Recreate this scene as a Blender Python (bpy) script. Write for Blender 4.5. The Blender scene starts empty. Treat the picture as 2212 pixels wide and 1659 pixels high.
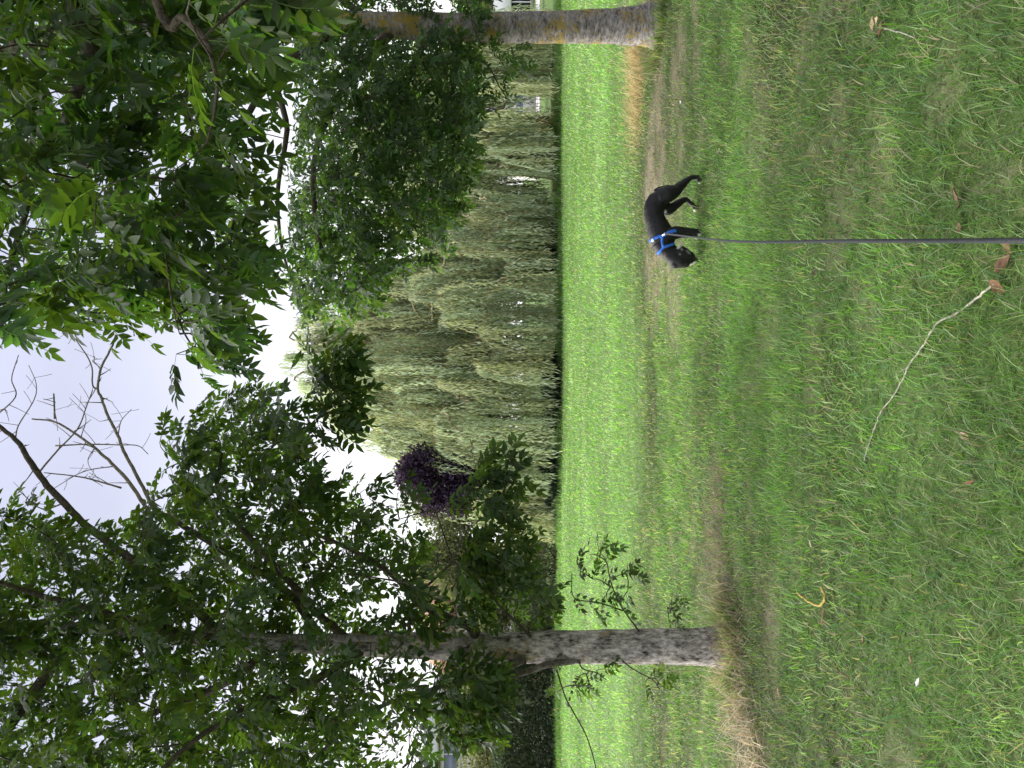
import bpy, math, random
import numpy as np
from mathutils import Vector, Matrix
from mathutils.bvhtree import BVHTree

SC = bpy.context.scene
COL = SC.collection
random.seed(11)

# ------------------------------------------------------------------ camera, sky, sun, exposure
F, CU, CV = 1662.0, 829.5, 1106.0            # focal length and centre of the upright 1659 x 2212 picture
CAMZ, PITCH = 1.5, math.radians(0.65)
cam_d = bpy.data.cameras.new("camera")
cam_d.sensor_width = 36.0
cam_d.lens = 36.0 * F / 2212.0
cam_d.clip_start, cam_d.clip_end = 0.05, 2000.0
cam = bpy.data.objects.new("camera", cam_d)
COL.objects.link(cam)
# the phone was held on its side: the picture's left is up
fw = Vector((0, math.cos(PITCH), math.sin(PITCH)))
up = Vector((0, -math.sin(PITCH), math.cos(PITCH)))
rt = Vector((1, 0, 0))
m = Matrix(((-up.x, rt.x, -fw.x, 0), (-up.y, rt.y, -fw.y, 0), (-up.z, rt.z, -fw.z, CAMZ), (0, 0, 0, 1)))
cam.matrix_world = m
SC.camera = cam

SUN_AZ, SUN_EL = math.radians(-62.0), math.radians(46.0)      # azimuth from +Y towards +X
sun_dir = Vector((math.sin(SUN_AZ) * math.cos(SUN_EL), math.cos(SUN_AZ) * math.cos(SUN_EL), math.sin(SUN_EL)))
sd = bpy.data.lights.new("sun", 'SUN')
sd.energy = 2.2
sd.angle = math.radians(72.0)
sd.color = (1.0, 0.975, 0.93)
sun = bpy.data.objects.new("sun", sd)
COL.objects.link(sun)
sun.rotation_euler = sun_dir.to_track_quat('Z', 'Y').to_euler()
sun.location = (0, 0, 30)

world = bpy.data.worlds.new("World")
SC.world = world
world.use_nodes = True
wt = world.node_tree
wt.nodes.clear()


def wn(t, **kw):
    n = wt.nodes.new(t)
    for k, v in kw.items():
        setattr(n, k, v)
    return n


wo = wn('ShaderNodeOutputWorld')
bg = wn('ShaderNodeBackground')
bg.inputs['Strength'].default_value = 0.1
wt.links.new(bg.outputs[0], wo.inputs[0])
sky = wn('ShaderNodeTexSky', sky_type='NISHITA', sun_disc=False)
sky.sun_elevation = SUN_EL
sky.sun_rotation = SUN_AZ
tc = wn('ShaderNodeTexCoord')
sep = wn('ShaderNodeSeparateXYZ')
wt.links.new(tc.outputs['Generated'], sep.inputs[0])


def wmath(op, a, b=None, c=None):
    n = wn('ShaderNodeMath', operation=op)
    for i, v in enumerate((a, b, c)):
        if v is None:
            continue
        if isinstance(v, (int, float)):
            n.inputs[i].default_value = v
        else:
            wt.links.new(v, n.inputs[i])
    return n.outputs[0]


zc = wmath('MAXIMUM', sep.outputs[2], 0.0)
grad = wmath('MULTIPLY_ADD', wmath('POWER', zc, 1.5), 0.85, 0.70)                   # overcast: brighter towards the zenith
# clouds seen on a flat ceiling
zz = wmath('ADD', zc, 0.22)
cx = wmath('DIVIDE', sep.outputs[0], zz)
cy = wmath('DIVIDE', sep.outputs[1], zz)
comb = wn('ShaderNodeCombineXYZ')
wt.links.new(cx, comb.inputs[0]); wt.links.new(cy, comb.inputs[1])
noi = wn('ShaderNodeTexNoise')
noi.inputs['Scale'].default_value = 0.9
noi.inputs['Detail'].default_value = 5.0
noi.inputs['Roughness'].default_value = 0.5
wt.links.new(comb.outputs[0], noi.inputs['Vector'])
cl = wmath('MULTIPLY_ADD', noi.outputs[0], 0.9, 0.55)
lum = wmath('MULTIPLY', grad, cl)
band = wmath('EXPONENT', wmath('MULTIPLY', wmath('POWER', wmath('DIVIDE', zc, 0.365), 3.0), -1.0))   # white brightening towards the horizon
tot = wmath('MULTIPLY', wmath('MULTIPLY_ADD', band, 1.0, lum), 1.75)
ccol = wn('ShaderNodeMix', data_type='RGBA', blend_type='MIX')
ccol.inputs['A'].default_value = (0.76, 0.785, 1.0, 1)
ccol.inputs['B'].default_value = (0.99, 0.98, 1.0, 1)
wt.links.new(band, ccol.inputs['Factor'])
cmul = wn('ShaderNodeVectorMath', operation='SCALE')
wt.links.new(ccol.outputs['Result'], cmul.inputs[0])
wt.links.new(tot, cmul.inputs['Scale'])
mx = wn('ShaderNodeMix', data_type='RGBA', blend_type='MIX')
mx.inputs['Factor'].default_value = 0.975
wt.links.new(sky.outputs[0], mx.inputs['A'])
wt.links.new(cmul.outputs[0], mx.inputs['B'])
wt.links.new(mx.outputs['Result'], bg.inputs['Color'])

vs = SC.view_settings
vs.view_transform = 'Standard'
vs.look = 'None'
vs.exposure = 2.32
vs.gamma = 1.0
vs.use_curve_mapping = False
SC.render.engine = 'CYCLES'
cy_ = SC.cycles
cy_.max_bounces = 6
cy_.diffuse_bounces = 4
cy_.glossy_bounces = 2
cy_.transmission_bounces = 4
cy_.transparent_max_bounces = 4
cy_.use_denoising = True
cy_.sample_clamp_indirect = 6.0


# ------------------------------------------------------------------ helpers
def P(U, V, d):
    """World point seen at upright picture position (U, V) standing d metres ahead."""
    rx = (U - CU) / F
    rv = (CV - V) / F
    ray = Vector((rx, fw.y + rv * up.y, fw.z + rv * up.z))
    t = d / ray.y
    return Vector((ray.x * t, d, CAMZ + ray.z * t))


def proj(p):
    """(N,3) world -> U, V, depth"""
    q = np.asarray(p, float) - np.array([0, 0, CAMZ])
    z = q @ np.array(fw)
    z = np.where(np.abs(z) < 1e-6, 1e-6, z)
    return CU + F * (q @ np.array(rt)) / z, CV - F * (q @ np.array(up)) / z, z


class Noise2:
    def __init__(s, seed, n=256):
        s.g = np.random.default_rng(seed).random((n, n))
        s.n = n

    def __call__(s, x, y):
        x = np.asarray(x, float); y = np.asarray(y, float)
        xi = np.floor(x).astype(int); yi = np.floor(y).astype(int)
        fx = x - xi; fy = y - yi
        fx = fx * fx * (3 - 2 * fx); fy = fy * fy * (3 - 2 * fy)
        n = s.n
        a = s.g[xi % n, yi % n]; b = s.g[(xi + 1) % n, yi % n]
        c = s.g[xi % n, (yi + 1) % n]; d = s.g[(xi + 1) % n, (yi + 1) % n]
        return (a * (1 - fx) + b * fx) * (1 - fy) + (c * (1 - fx) + d * fx) * fy


NZ = [Noise2(100 + i) for i in range(8)]


def fbm(x, y, k=0, octaves=4):
    v = 0; a = 0.5; t = 0
    for o in range(octaves):
        v = v + a * NZ[(k + o) % 8](x * 2 ** o + 17.3 * o, y * 2 ** o + 5.1 * o)
        t += a; a *= 0.5
    return v / t


def ground_z(x, y):
    x = np.asarray(x, float); y = np.asarray(y, float)
    near = np.exp(-((y - 5) / 9.0) ** 2)
    return (fbm(x * 0.55, y * 0.55, 2, 3) - 0.5) * 0.10 * near + (fbm(x * 2.1, y * 2.1, 4, 2) - 0.5) * 0.03 * near


def gz(x, y):
    return float(ground_z(np.array([x]), np.array([y]))[0])


def G(U, V):
    """Ground point seen at (U, V)."""
    y = 6.0
    for _ in range(12):
        rv = (CV - V) / F
        slope = (fw.z + rv * up.z) / (fw.y + rv * up.y)
        x = (U - CU) / F * y / (fw.y + rv * up.y)
        y = (gz(x, y) - CAMZ) / slope
    return Vector((x, y, gz(x, y)))


def link(o, parent=None):
    COL.objects.link(o)
    if parent is not None:
        o.parent = parent
    return o


def mesh_np(name, V, faces, mat, col=None, smooth=False):
    """faces: list of int arrays (n, k). Returns a mesh datablock."""
    me = bpy.data.meshes.new(name)
    V = np.asarray(V, np.float32)
    faces = [np.asarray(f, np.int32) for f in faces if len(f)]
    loops = np.concatenate([f.ravel() for f in faces])
    tot = np.concatenate([np.full(len(f), f.shape[1], np.int32) for f in faces])
    start = np.concatenate([[0], np.cumsum(tot)[:-1]]).astype(np.int32)
    me.vertices.add(len(V)); me.loops.add(len(loops)); me.polygons.add(len(tot))
    me.vertices.foreach_set('co', V.ravel())
    me.loops.foreach_set('vertex_index', loops)
    me.polygons.foreach_set('loop_start', start)
    me.polygons.foreach_set('loop_total', tot)
    if smooth:
        me.polygons.foreach_set('use_smooth', np.ones(len(tot), bool))
    if col is not None:
        a = me.attributes.new('col', 'FLOAT_COLOR', 'POINT')
        c = np.ones((len(V), 4), np.float32); c[:, :3] = col
        a.data.foreach_set('color', c.ravel())
    me.update(calc_edges=True)
    if mat is not None:
        for mm in (mat if isinstance(mat, (list, tuple)) else [mat]):
            me.materials.append(mm)
    return me


def obj_np(name, V, faces, mat, col=None, smooth=False, parent=None):
    return link(bpy.data.objects.new(name, mesh_np(name, V, faces, mat, col, smooth)), parent)


def tag(o, label=None, cat=None, group=None, kind=None):
    if label: o['label'] = label
    if cat: o['category'] = cat
    if group: o['group'] = group
    if kind: o['kind'] = kind
    return o


def empty(name, loc):
    o = bpy.data.objects.new(name, None)
    o.location = loc
    o.empty_display_size = 0.2
    link(o)
    bpy.context.view_layer.update()
    return o


def to_local(root, V):
    return np.asarray(V, float) - np.array(root.location)


class Acc:
    """Collects pieces of one mesh."""
    def __init__(s):
        s.v = []; s.f = {}; s.c = []; s.n = 0

    def add(s, V, faces, col=None):
        V = np.asarray(V, float).reshape(-1, 3)
        for f in faces:
            f = np.asarray(f, int)
            if len(f):
                s.f.setdefault(f.shape[1], []).append(f + s.n)
        s.v.append(V)
        if col is not None:
            s.c.append(np.broadcast_to(np.asarray(col, float), (len(V), 3)))
        s.n += len(V)

    def obj(s, name, mat, parent=None, smooth=False):
        V = np.concatenate(s.v)
        if parent is not None:
            V = to_local(parent, V)
        F_ = [np.concatenate(v) for v in s.f.values()]
        c = np.concatenate(s.c) if s.c else None
        return obj_np(name, V, F_, mat, c, smooth, parent)


def catmull(pts, n=8):
    pts = np.asarray(pts, float)
    if len(pts) < 3:
        t = np.linspace(0, 1, n + 1)[:, None]
        return pts[0] * (1 - t) + pts[-1] * t
    p = np.vstack([2 * pts[0] - pts[1], pts, 2 * pts[-1] - pts[-2]])
    out = []
    for i in range(1, len(p) - 2):
        t = np.linspace(0, 1, n, endpoint=False)[:, None]
        a, b, c, d = p[i - 1], p[i], p[i + 1], p[i + 2]
        out.append(0.5 * ((2 * b) + (-a + c) * t + (2 * a - 5 * b + 4 * c - d) * t ** 2 + (-a + 3 * b - 3 * c + d) * t ** 3))
    out.append(pts[-1][None])
    return np.vstack(out)


def tube(pts, rad, sides=6, noise=0.0, rs=None, closed=True):
    """Tapered tube as (V, faces)."""
    pts = np.asarray(pts, float); n = len(pts)
    rad = np.broadcast_to(np.asarray(rad, float), (n,))
    T = np.gradient(pts, axis=0)
    T /= np.linalg.norm(T, axis=1)[:, None] + 1e-9
    ref = np.array([1.0, 0, 0]) if abs(T[0, 0]) < 0.8 else np.array([0, 1.0, 0])
    u = ref - T[0] * (ref @ T[0]); u /= np.linalg.norm(u)
    Us = [u]
    for i in range(1, n):
        u = Us[-1] - T[i] * (Us[-1] @ T[i])
        u /= np.linalg.norm(u) + 1e-9
        Us.append(u)
    Us = np.array(Us); Ws = np.cross(T, Us)
    a = np.arange(sides) / sides * 2 * np.pi
    ring = np.cos(a)[None, :, None] * Us[:, None] + np.sin(a)[None, :, None] * Ws[:, None]
    r = rad[:, None] * np.ones((n, sides))
    if noise and rs is not None:
        r = r * (1 + noise * (rs.random((n, sides)) - 0.5))
    V = (pts[:, None] + ring * r[:, :, None]).reshape(-1, 3)
    i = np.arange(n - 1)[:, None] * sides; j = np.arange(sides)[None]
    j2 = (j + 1) % sides
    Fq = np.stack([i + j, i + j2, i + sides + j2, i + sides + j], -1).reshape(-1, 4)
    faces = [Fq]
    if closed:
        V = np.vstack([V, pts[0], pts[-1]])
        k = n * sides
        jj = np.arange(sides)
        faces.append(np.stack([np.full(sides, k), (jj + 1) % sides, jj], -1))
        b = (n - 1) * sides
        faces.append(np.stack([np.full(sides, k + 1), b + jj, b + (jj + 1) % sides], -1))
    return V, faces


def box_data(cx, cy, cz, sx, sy, sz):
    x, y, z = sx / 2, sy / 2, sz / 2
    V = np.array([[-x, -y, -z], [x, -y, -z], [x, y, -z], [-x, y, -z], [-x, -y, z], [x, -y, z], [x, y, z], [-x, y, z]]) + [cx, cy, cz]
    Fq = np.array([[0, 3, 2, 1], [4, 5, 6, 7], [0, 1, 5, 4], [1, 2, 6, 5], [2, 3, 7, 6], [3, 0, 4, 7]])
    return V, [Fq]


# ------------------------------------------------------------------ materials
class MB:
    def __init__(s, name):
        s.m = bpy.data.materials.new(name)
        s.m.use_nodes = True
        s.t = s.m.node_tree
        s.t.nodes.clear()
        s.out = s.n('ShaderNodeOutputMaterial')

    def n(s, t, **kw):
        q = s.t.nodes.new(t)
        for k, v in kw.items():
            setattr(q, k, v)
        return q

    def l(s, a, b):
        s.t.links.new(a, b)

    def noise(s, vec, scale, detail=4, rough=0.55):
        q = s.n('ShaderNodeTexNoise')
        q.inputs['Scale'].default_value = scale
        q.inputs['Detail'].default_value = detail
        q.inputs['Roughness'].default_value = rough
        if vec is not None:
            s.l(vec, q.inputs['Vector'])
        return q.outputs[0]

    def mapping(s, vec, scale):
        q = s.n('ShaderNodeMapping')
        q.inputs['Scale'].default_value = scale
        s.l(vec, q.inputs['Vector'])
        return q.outputs[0]

    def ramp(s, fac, stops):
        q = s.n('ShaderNodeValToRGB')
        e = q.color_ramp.elements
        while len(e) < len(stops):
            e.new(0.5)
        for i, (p, c) in enumerate(stops):
            e[i].position = p
            e[i].color = (*c, 1) if not isinstance(c, float) else (c, c, c, 1)
        s.l(fac, q.inputs[0])
        return q.outputs[0]

    def mix(s, fac, a, b, blend='MIX'):
        q = s.n('ShaderNodeMix', data_type='RGBA', blend_type=blend)
        for i, v in (('Factor', fac), ('A', a), ('B', b)):
            if isinstance(v, (int, float)):
                q.inputs[i].default_value = v
            elif isinstance(v, tuple):
                q.inputs[i].default_value = (*v, 1)
            else:
                s.l(v, q.inputs[i])
        return q.outputs['Result']

    def bump(s, h, strength, dist=0.02):
        q = s.n('ShaderNodeBump')
        q.inputs['Strength'].default_value = strength
        q.inputs['Distance'].default_value = dist
        s.l(h, q.inputs['Height'])
        return q.outputs[0]

    def bsdf(s, color, rough=0.8, spec=0.3, normal=None, metal=0.0):
        q = s.n('ShaderNodeBsdfPrincipled')
        if isinstance(color, tuple):
            q.inputs['Base Color'].default_value = (*color, 1)
        else:
            s.l(color, q.inputs['Base Color'])
        if isinstance(rough, (int, float)):
            q.inputs['Roughness'].default_value = rough
        else:
            s.l(rough, q.inputs['Roughness'])
        q.inputs['Specular IOR Level'].default_value = spec
        q.inputs['Metallic'].default_value = metal
        if normal is not None:
            s.l(normal, q.inputs['Normal'])
        return q.outputs[0]

    def end(s, sh):
        s.l(sh, s.out.inputs[0])
        return s.m


def leaf_mat(name, trans=0.5, mul=(2.05, 2.2, 0.6), rough=0.5, spec=0.35):
    b = MB(name)
    at = b.n('ShaderNodeAttribute', attribute_name='col')
    geo = b.n('ShaderNodeNewGeometry')
    nz = b.noise(geo.outputs['Position'], 6.0, 2)
    var = b.ramp(nz, [(0.3, (0.75, 0.8, 0.8)), (0.7, (1.2, 1.15, 1.05))])
    c = b.mix(1.0, at.outputs['Color'], var, 'MULTIPLY')
    p = b.bsdf(c, rough, spec)
    tr = b.n('ShaderNodeBsdfTranslucent')
    b.l(b.mix(1.0, c, mul, 'MULTIPLY'), tr.inputs['Color'])
    mxs = b.n('ShaderNodeMixShader')
    mxs.inputs[0].default_value = trans
    b.l(p, mxs.inputs[1]); b.l(tr.outputs[0], mxs.inputs[2])
    return b.end(mxs.outputs[0])


def simple_mat(name, color, rough=0.7, spec=0.3, var=0.15, scale=8.0, bump=0.0, metal=0.0):
    b = MB(name)
    t = b.n('ShaderNodeTexCoord')
    nz = b.noise(t.outputs['Object'], scale, 5)
    lo = tuple(max(0.0, c * (1 - var)) for c in color); hi = tuple(min(1.0, c * (1 + var)) for c in color)
    c = b.ramp(nz, [(0.3, lo), (0.7, hi)])
    nm = b.bump(nz, bump) if bump else None
    return b.end(b.bsdf(c, rough, spec, nm, metal))


def bark_mat(name, dark, light, lichen, stretch, lich_amt, moss=None):
    b = MB(name)
    t = b.n('ShaderNodeTexCoord')
    v = b.mapping(t.outputs['Object'], stretch)
    n1 = b.noise(v, 17.0, 6, 0.7)
    n2 = b.noise(v, 48.0, 4, 0.65)
    h = b.mix(0.4, n1, n2)
    c = b.ramp(h, [(0.38, dark), (0.5, tuple((a + q) / 2 for a, q in zip(dark, light))), (0.60, light)])
    n3 = b.noise(t.outputs['Object'], 3.2, 4, 0.6)
    n4 = b.noise(t.outputs['Object'], 38.0, 3, 0.6)
    lm = b.mix(0.42, n3, n4)
    lf = b.ramp(lm, [(lich_amt, 0.0), (lich_amt + 0.05, 1.0)])
    c = b.mix(lf, c, lichen)
    if moss:
        n5 = b.noise(t.outputs['Object'], 2.0, 4)
        c = b.mix(b.ramp(n5, [(0.5, 0.0), (0.7, 0.75)]), c, moss)
    return b.end(b.bsdf(c, 0.92, 0.15, b.bump(h, 1.0, 0.03)))


M = {}
M['leaf'] = leaf_mat('ash_leaf')
M['grass'] = leaf_mat('grass_blade', 0.42, (1.35, 1.5, 0.7), 0.55, 0.3)
M['straw'] = leaf_mat('straw_blade', 0.3, (1.1, 1.02, 0.85), 0.7, 0.15)
M['willow'] = leaf_mat('willow_leaf', 0.4, (1.15, 1.2, 0.8), 0.55, 0.3)
M['shrub'] = leaf_mat('shrub_leaf', 0.25, (1.4, 1.5, 0.8), 0.7, 0.12)
M['barkA'] = bark_mat('bark_fissured', (0.030, 0.025, 0.020), (0.62, 0.57, 0.52), (0.36, 0.24, 0.08), (1, 1, 0.5), 0.575)
M['barkB'] = bark_mat('bark_grey', (0.075, 0.066, 0.060), (0.40, 0.37, 0.35), (0.34, 0.25, 0.06), (0.5, 0.5, 1.2), 0.518)
M['twig'] = bark_mat('twig_bark', (0.035, 0.028, 0.020), (0.12, 0.105, 0.075), (0.10, 0.10, 0.05), (1, 1, 1), 0.7)
M['limb'] = bark_mat('limb_bark', (0.05, 0.042, 0.034), (0.19, 0.17, 0.145), (0.2, 0.18, 0.08), (1, 1, 0.6), 0.62)
M['dead'] = bark_mat('dead_wood', (0.16, 0.14, 0.10), (0.36, 0.32, 0.25), (0.3, 0.26, 0.16), (1, 1, 1), 0.7)
M['willow_wood'] = simple_mat('willow_wood', (0.30, 0.26, 0.15), 0.9, 0.2, 0.4, 5.0)
M['dark_wood'] = simple_mat('dark_wood', (0.06, 0.05, 0.035), 0.95, 0.1, 0.4, 5.0)

# ground
b = MB('lawn_ground')
at = b.n('ShaderNodeAttribute', attribute_name='col')
geo = b.n('ShaderNodeNewGeometry')
n1 = b.noise(geo.outputs['Position'], 14.0, 6, 0.65)
n2 = b.noise(geo.outputs['Position'], 90.0, 3, 0.6)
v1 = b.ramp(n1, [(0.3, (0.6, 0.62, 0.6)), (0.7, (1.3, 1.25, 1.2))])
v2 = b.ramp(n2, [(0.3, (0.6, 0.6, 0.6)), (0.7, (1.35, 1.35, 1.3))])
c = b.mix(1.0, b.mix(1.0, at.outputs['Color'], v1, 'MULTIPLY'), v2, 'MULTIPLY')
M['ground'] = b.end(b.bsdf(c, 0.95, 0.1, b.bump(n2, 0.6, 0.01)))


# ------------------------------------------------------------------ ground
def wear(x, y):
    """0 lush .. 1 bare earth: the trodden strip between the trees, the tree feet and small bare spots."""
    x = np.asarray(x, float); y = np.asarray(y, float)
    n = fbm(x * 1.3, y * 1.3, 1, 4)
    nf = fbm(x * 4.2, y * 4.2, 3, 3)
    yc = np.where(x > 0, 7.0 + 0.5 * x, 7.0 + 0.42 * x)
    hw = np.where(x > 0, 0.75 + 0.22 * x, 0.75)
    band = np.clip(1.25 - np.abs(y - yc) / hw, 0, 1) * np.clip(0.45 + 0.28 * np.abs(x - 0.2), 0.4, 1.0)
    w = 0.35 * band * np.clip((n - 0.36) * 3.0, 0, 1) * np.clip((nf - 0.30) * 2.8, 0.05, 1)
    for (px, py, rx, ry, a) in ((3.25, 6.6, 0.9, 0.13, 0.8), (-1.95, 5.6, 0.75, 0.42, 0.45), (-1.2, 6.1, 0.6, 0.35, 0.40), (3.9, 8.3, 0.8, 0.45, 0.8),
                                (2.2, 8.5, 1.5, 0.85, 0.95), (1.3, 7.5, 1.0, 0.5, 0.7), (2.6, 7.3, 1.1, 0.5, 0.75), (-2.6, 4.9, 0.5, 0.35, 0.55), (-1.35, 4.6, 0.25, 0.18, 0.6), (0.9, 3.2, 0.3, 0.12, 0.35)):
        d = ((x - px) / rx) ** 2 + ((y - py) / ry) ** 2
        w = np.maximum(w, a * np.clip(1.35 - d, 0, 1) * np.clip(0.25 + 1.5 * (nf - 0.2), 0.2, 1))
    spots = np.clip((fbm(x * 3.3 + 40, y * 3.3, 5, 4) - 0.62) * 3.0, 0, 0.28) * (y < 9.5)
    return np.clip(np.maximum(w, spots), 0, 1)


def lush(x, y):
    """Patchiness of the sward, 0 dull .. 1 fresh yellow green."""
    f = fbm(np.asarray(x) * 0.35 + 9, np.asarray(y) * 0.8, 6, 4)
    fresh = np.clip((f - 0.3) * 2.2, 0, 1)
    field = np.clip((np.asarray(y) - 8.5) / 3.0, 0, 1)
    strip = np.exp(-((np.asarray(y) - 5.35) / 0.38) ** 2) * np.clip((np.asarray(x) + 0.3) * 1.2, 0, 1)
    return np.clip(fresh * (1 - field) * 0.75 + field * (0.62 + 0.38 * fresh) + strip * 0.6, 0, 1)


def axis(parts):
    a = []
    for s, e, st in parts:
        a.append(np.arange(s, e, st))
    return np.concatenate(a + [[parts[-1][1]]])


xs = axis([(-420, -60, 45), (-60, -16, 4), (-16, -6, 0.8), (-6, 6, 0.08), (6, 16, 0.8), (16, 60, 4), (60, 420, 45)])
ys = axis([(-60, 0, 6), (0, 1.6, 0.2), (1.6, 11, 0.08), (11, 34, 0.5), (34, 100, 4), (100, 700, 60)])
gx, gy = np.meshgrid(xs, ys, indexing='ij')
gzv = ground_z(gx, gy)
W = wear(gx, gy); Lu = lush(gx, gy)
soil = np.array([0.27, 0.225, 0.17]); shaded_thatch = np.array([0.034, 0.038, 0.018]); fresh = np.array([0.10, 0.165, 0.05])  # thatch colour darkened to carry the shade between the blades
gc = shaded_thatch * (1 - Lu[..., None]) + fresh * Lu[..., None]
Ws = 0.72 * W[..., None]
gc = gc * (1 - Ws) + soil * Ws
nx, ny = gx.shape
idx = np.arange(nx * ny).reshape(nx, ny)
gf = np.stack([idx[:-1, :-1], idx[1:, :-1], idx[1:, 1:], idx[:-1, 1:]], -1).reshape(-1, 4)
ground = obj_np('ground', np.stack([gx, gy, gzv], -1).reshape(-1, 3), [gf], M['ground'], gc.reshape(-1, 3), True)
tag(ground, kind='structure')


# ------------------------------------------------------------------ grass
def blades(x, y, length, width, lean, az, col, segs=3, curl=1.0, rs=None, z0=None):
    """Curved tapered blades, all at once. lean: start angle from vertical; curl adds more towards the tip."""
    n = len(x)
    z = ground_z(x, y) if z0 is None else z0
    d = np.stack([np.cos(az), np.sin(az), np.zeros(n)], -1)
    side = np.stack([-np.sin(az), np.cos(az), np.zeros(n)], -1)
    tw = rs.normal(0, 0.5, n)
    side = side * np.cos(tw)[:, None] + d * np.sin(tw)[:, None]
    p = np.stack([x, y, z - 0.004], -1)
    rows = []
    for s in range(segs + 1):
        t = s / segs
        w = width * (1 - t ** 1.6) * 0.5
        if s < segs:
            rows.append(p - side * w[:, None]); rows.append(p + side * w[:, None])
        else:
            rows.append(p)
        a = lean + curl * (t + 0.5 / segs) * 1.1
        st = length / segs
        p = p + (d * np.sin(a)[:, None] + np.array([0, 0, 1.0]) * np.cos(a)[:, None]) * st[:, None]
        p[:, 2] = np.maximum(p[:, 2], z + 0.004)
    k = 2 * segs + 1
    V = np.stack(rows, 1)
    base = np.arange(n)[:, None] * k
    quads = [np.concatenate([base + 2 * s, base + 2 * s + 1, base + 2 * s + 3, base + 2 * s + 2], 1) for s in range(segs - 1)]
    tris = np.concatenate([base + 2 * segs - 2, base + 2 * segs - 1, base + 2 * segs], 1)
    C = np.repeat(col, k, 0)
    return V.reshape(-1, 3), [np.concatenate(quads)] if quads else [], tris, C


def grass_region(rs, y0, y1, rho0, power, yref, segs):
    """Random blades in the wedge in front of the camera, thinning with distance."""
    out = []
    edges = np.geomspace(y0, y1, 60)
    xs_, ys_ = [], []
    for a, e in zip(edges[:-1], edges[1:]):
        mid = (a + e) / 2
        hw = 0.56 * mid + 0.85
        rho = rho0 * min(1.0, (yref / mid) ** power)
        n = int(rho * (e - a) * 2 * hw)
        xs_.append(rs.uniform(-hw, hw, n)); ys_.append(rs.uniform(a, e, n))
    return np.concatenate(xs_), np.concatenate(ys_)


def grass_colors(rs, x, y, W, L):
    n = len(x)
    dull = np.array([0.108, 0.192, 0.054]); fr = np.array([0.190, 0.385, 0.072]); blue = np.array([0.105, 0.220, 0.095])
    straw = np.array([0.36, 0.32, 0.21]); pale = np.array([0.32, 0.42, 0.21])
    c = dull * (1 - L[:, None]) + fr * L[:, None]
    pick = rs.random(n)
    fp = np.clip((fbm(x * 0.22 + 3, y * 0.55, 4, 4) - 0.50) * 4.0, 0, 1) * np.clip((y - 9) / 3, 0, 1)
    c = c * (1 - fp[:, None]) + np.array([0.31, 0.47, 0.20]) * fp[:, None]
    fd = np.clip((fbm(x * 0.30 + 30, y * 0.9, 1, 4) - 0.56) * 5.0, 0, 0.6) * np.clip((y - 9) / 3, 0, 1)
    c = c * (1 - 0.5 * fd[:, None])
    c = np.where((pick < 0.16)[:, None], blue * (0.8 + 0.6 * L[:, None]), c)
    pst = 0.075 + 0.55 * W + 0.20 * (1 - L) * (np.asarray(y) < 11) * fbm(x * 2.0, y * 2.0, 7, 3) * 2
    c = np.where((rs.random(n) < pst)[:, None], straw * rs.uniform(0.7, 1.1, n)[:, None], c)
    c = np.where((rs.random(n) < 0.17)[:, None], pale, c)
    dk = 1.0 - np.clip((fbm(x * 1.1 + 70, y * 1.6, 2, 4) - 0.47) * 3.0, 0, 0.28) * (y < 10)      # darker coarse-grass clumps
    return c * (dk * rs.uniform(0.58, 1.36, n))[:, None]


rs = np.random.default_rng(5)
acc = Acc()
for (y0, y1, rho, segs, lenm, wid) in ((1.5, 4.2, 8600, 3, 1.12, 0.0025), (4.2, 9.5, 4000, 2, 1.1, 0.0042), (9.5, 31.5, 500, 2, 1.0, 0.011)):
    x, y = grass_region(rs, y0, y1, rho, 1.5, y0 * 1.05, segs)
    Wv = wear(x, y); Lv = lush(x, y)
    keep = rs.random(len(x)) > Wv * 0.78
    x, y, Wv, Lv = x[keep], y[keep], Wv[keep], Lv[keep]
    n = len(x)
    clump = fbm(x * 3.1, y * 3.1, 2, 3)
    L = (0.034 + 0.055 * rs.random(n) ** 1.6 + 0.065 * (clump - 0.42)) * (1 - 0.62 * Wv) * (1.0 + 0.25 * Lv)
    L = np.clip(L, 0.018, 0.13) * lenm
    if y0 > 9:
        L = L * 1.15
    az = (fbm(x * 1.7, y * 1.7, 0, 3) * 9.0) + rs.normal(0, 2.0, n)
    lean = np.abs(rs.normal(0.45, 0.40, n))
    wd = wid * rs.uniform(0.6, 1.35, n) * np.clip(y / y0, 1, 2.4)
    V, q, t, C = blades(x, y, L, wd, lean, az, grass_colors(rs, x, y, Wv, Lv), segs, rs.uniform(0.2, 1.5, n), rs)
    acc.add(V, q + [t], C)
n = 26000                                             # longer tufts along the field's far edge
x = rs.uniform(-19, 18, n); y = 28.0 + 1.6 * fbm(x * 0.5, x * 0 + 3, 3, 3) + rs.normal(0, 0.35, n) + 0.0022 * x ** 2
V, q, t, C = blades(x, y, rs.uniform(0.10, 0.34, n) * (0.4 + fbm(x * 0.9, y, 5, 3)), rs.uniform(0.012, 0.026, n), np.abs(rs.normal(0.3, 0.25, n)), rs.uniform(0, 6.28, n), grass_colors(rs, x, y, np.zeros(n), np.full(n, 0.6)), 2, rs.uniform(0.1, 1.0, n), rs)
acc.add(V, q + [t], C)
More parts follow.
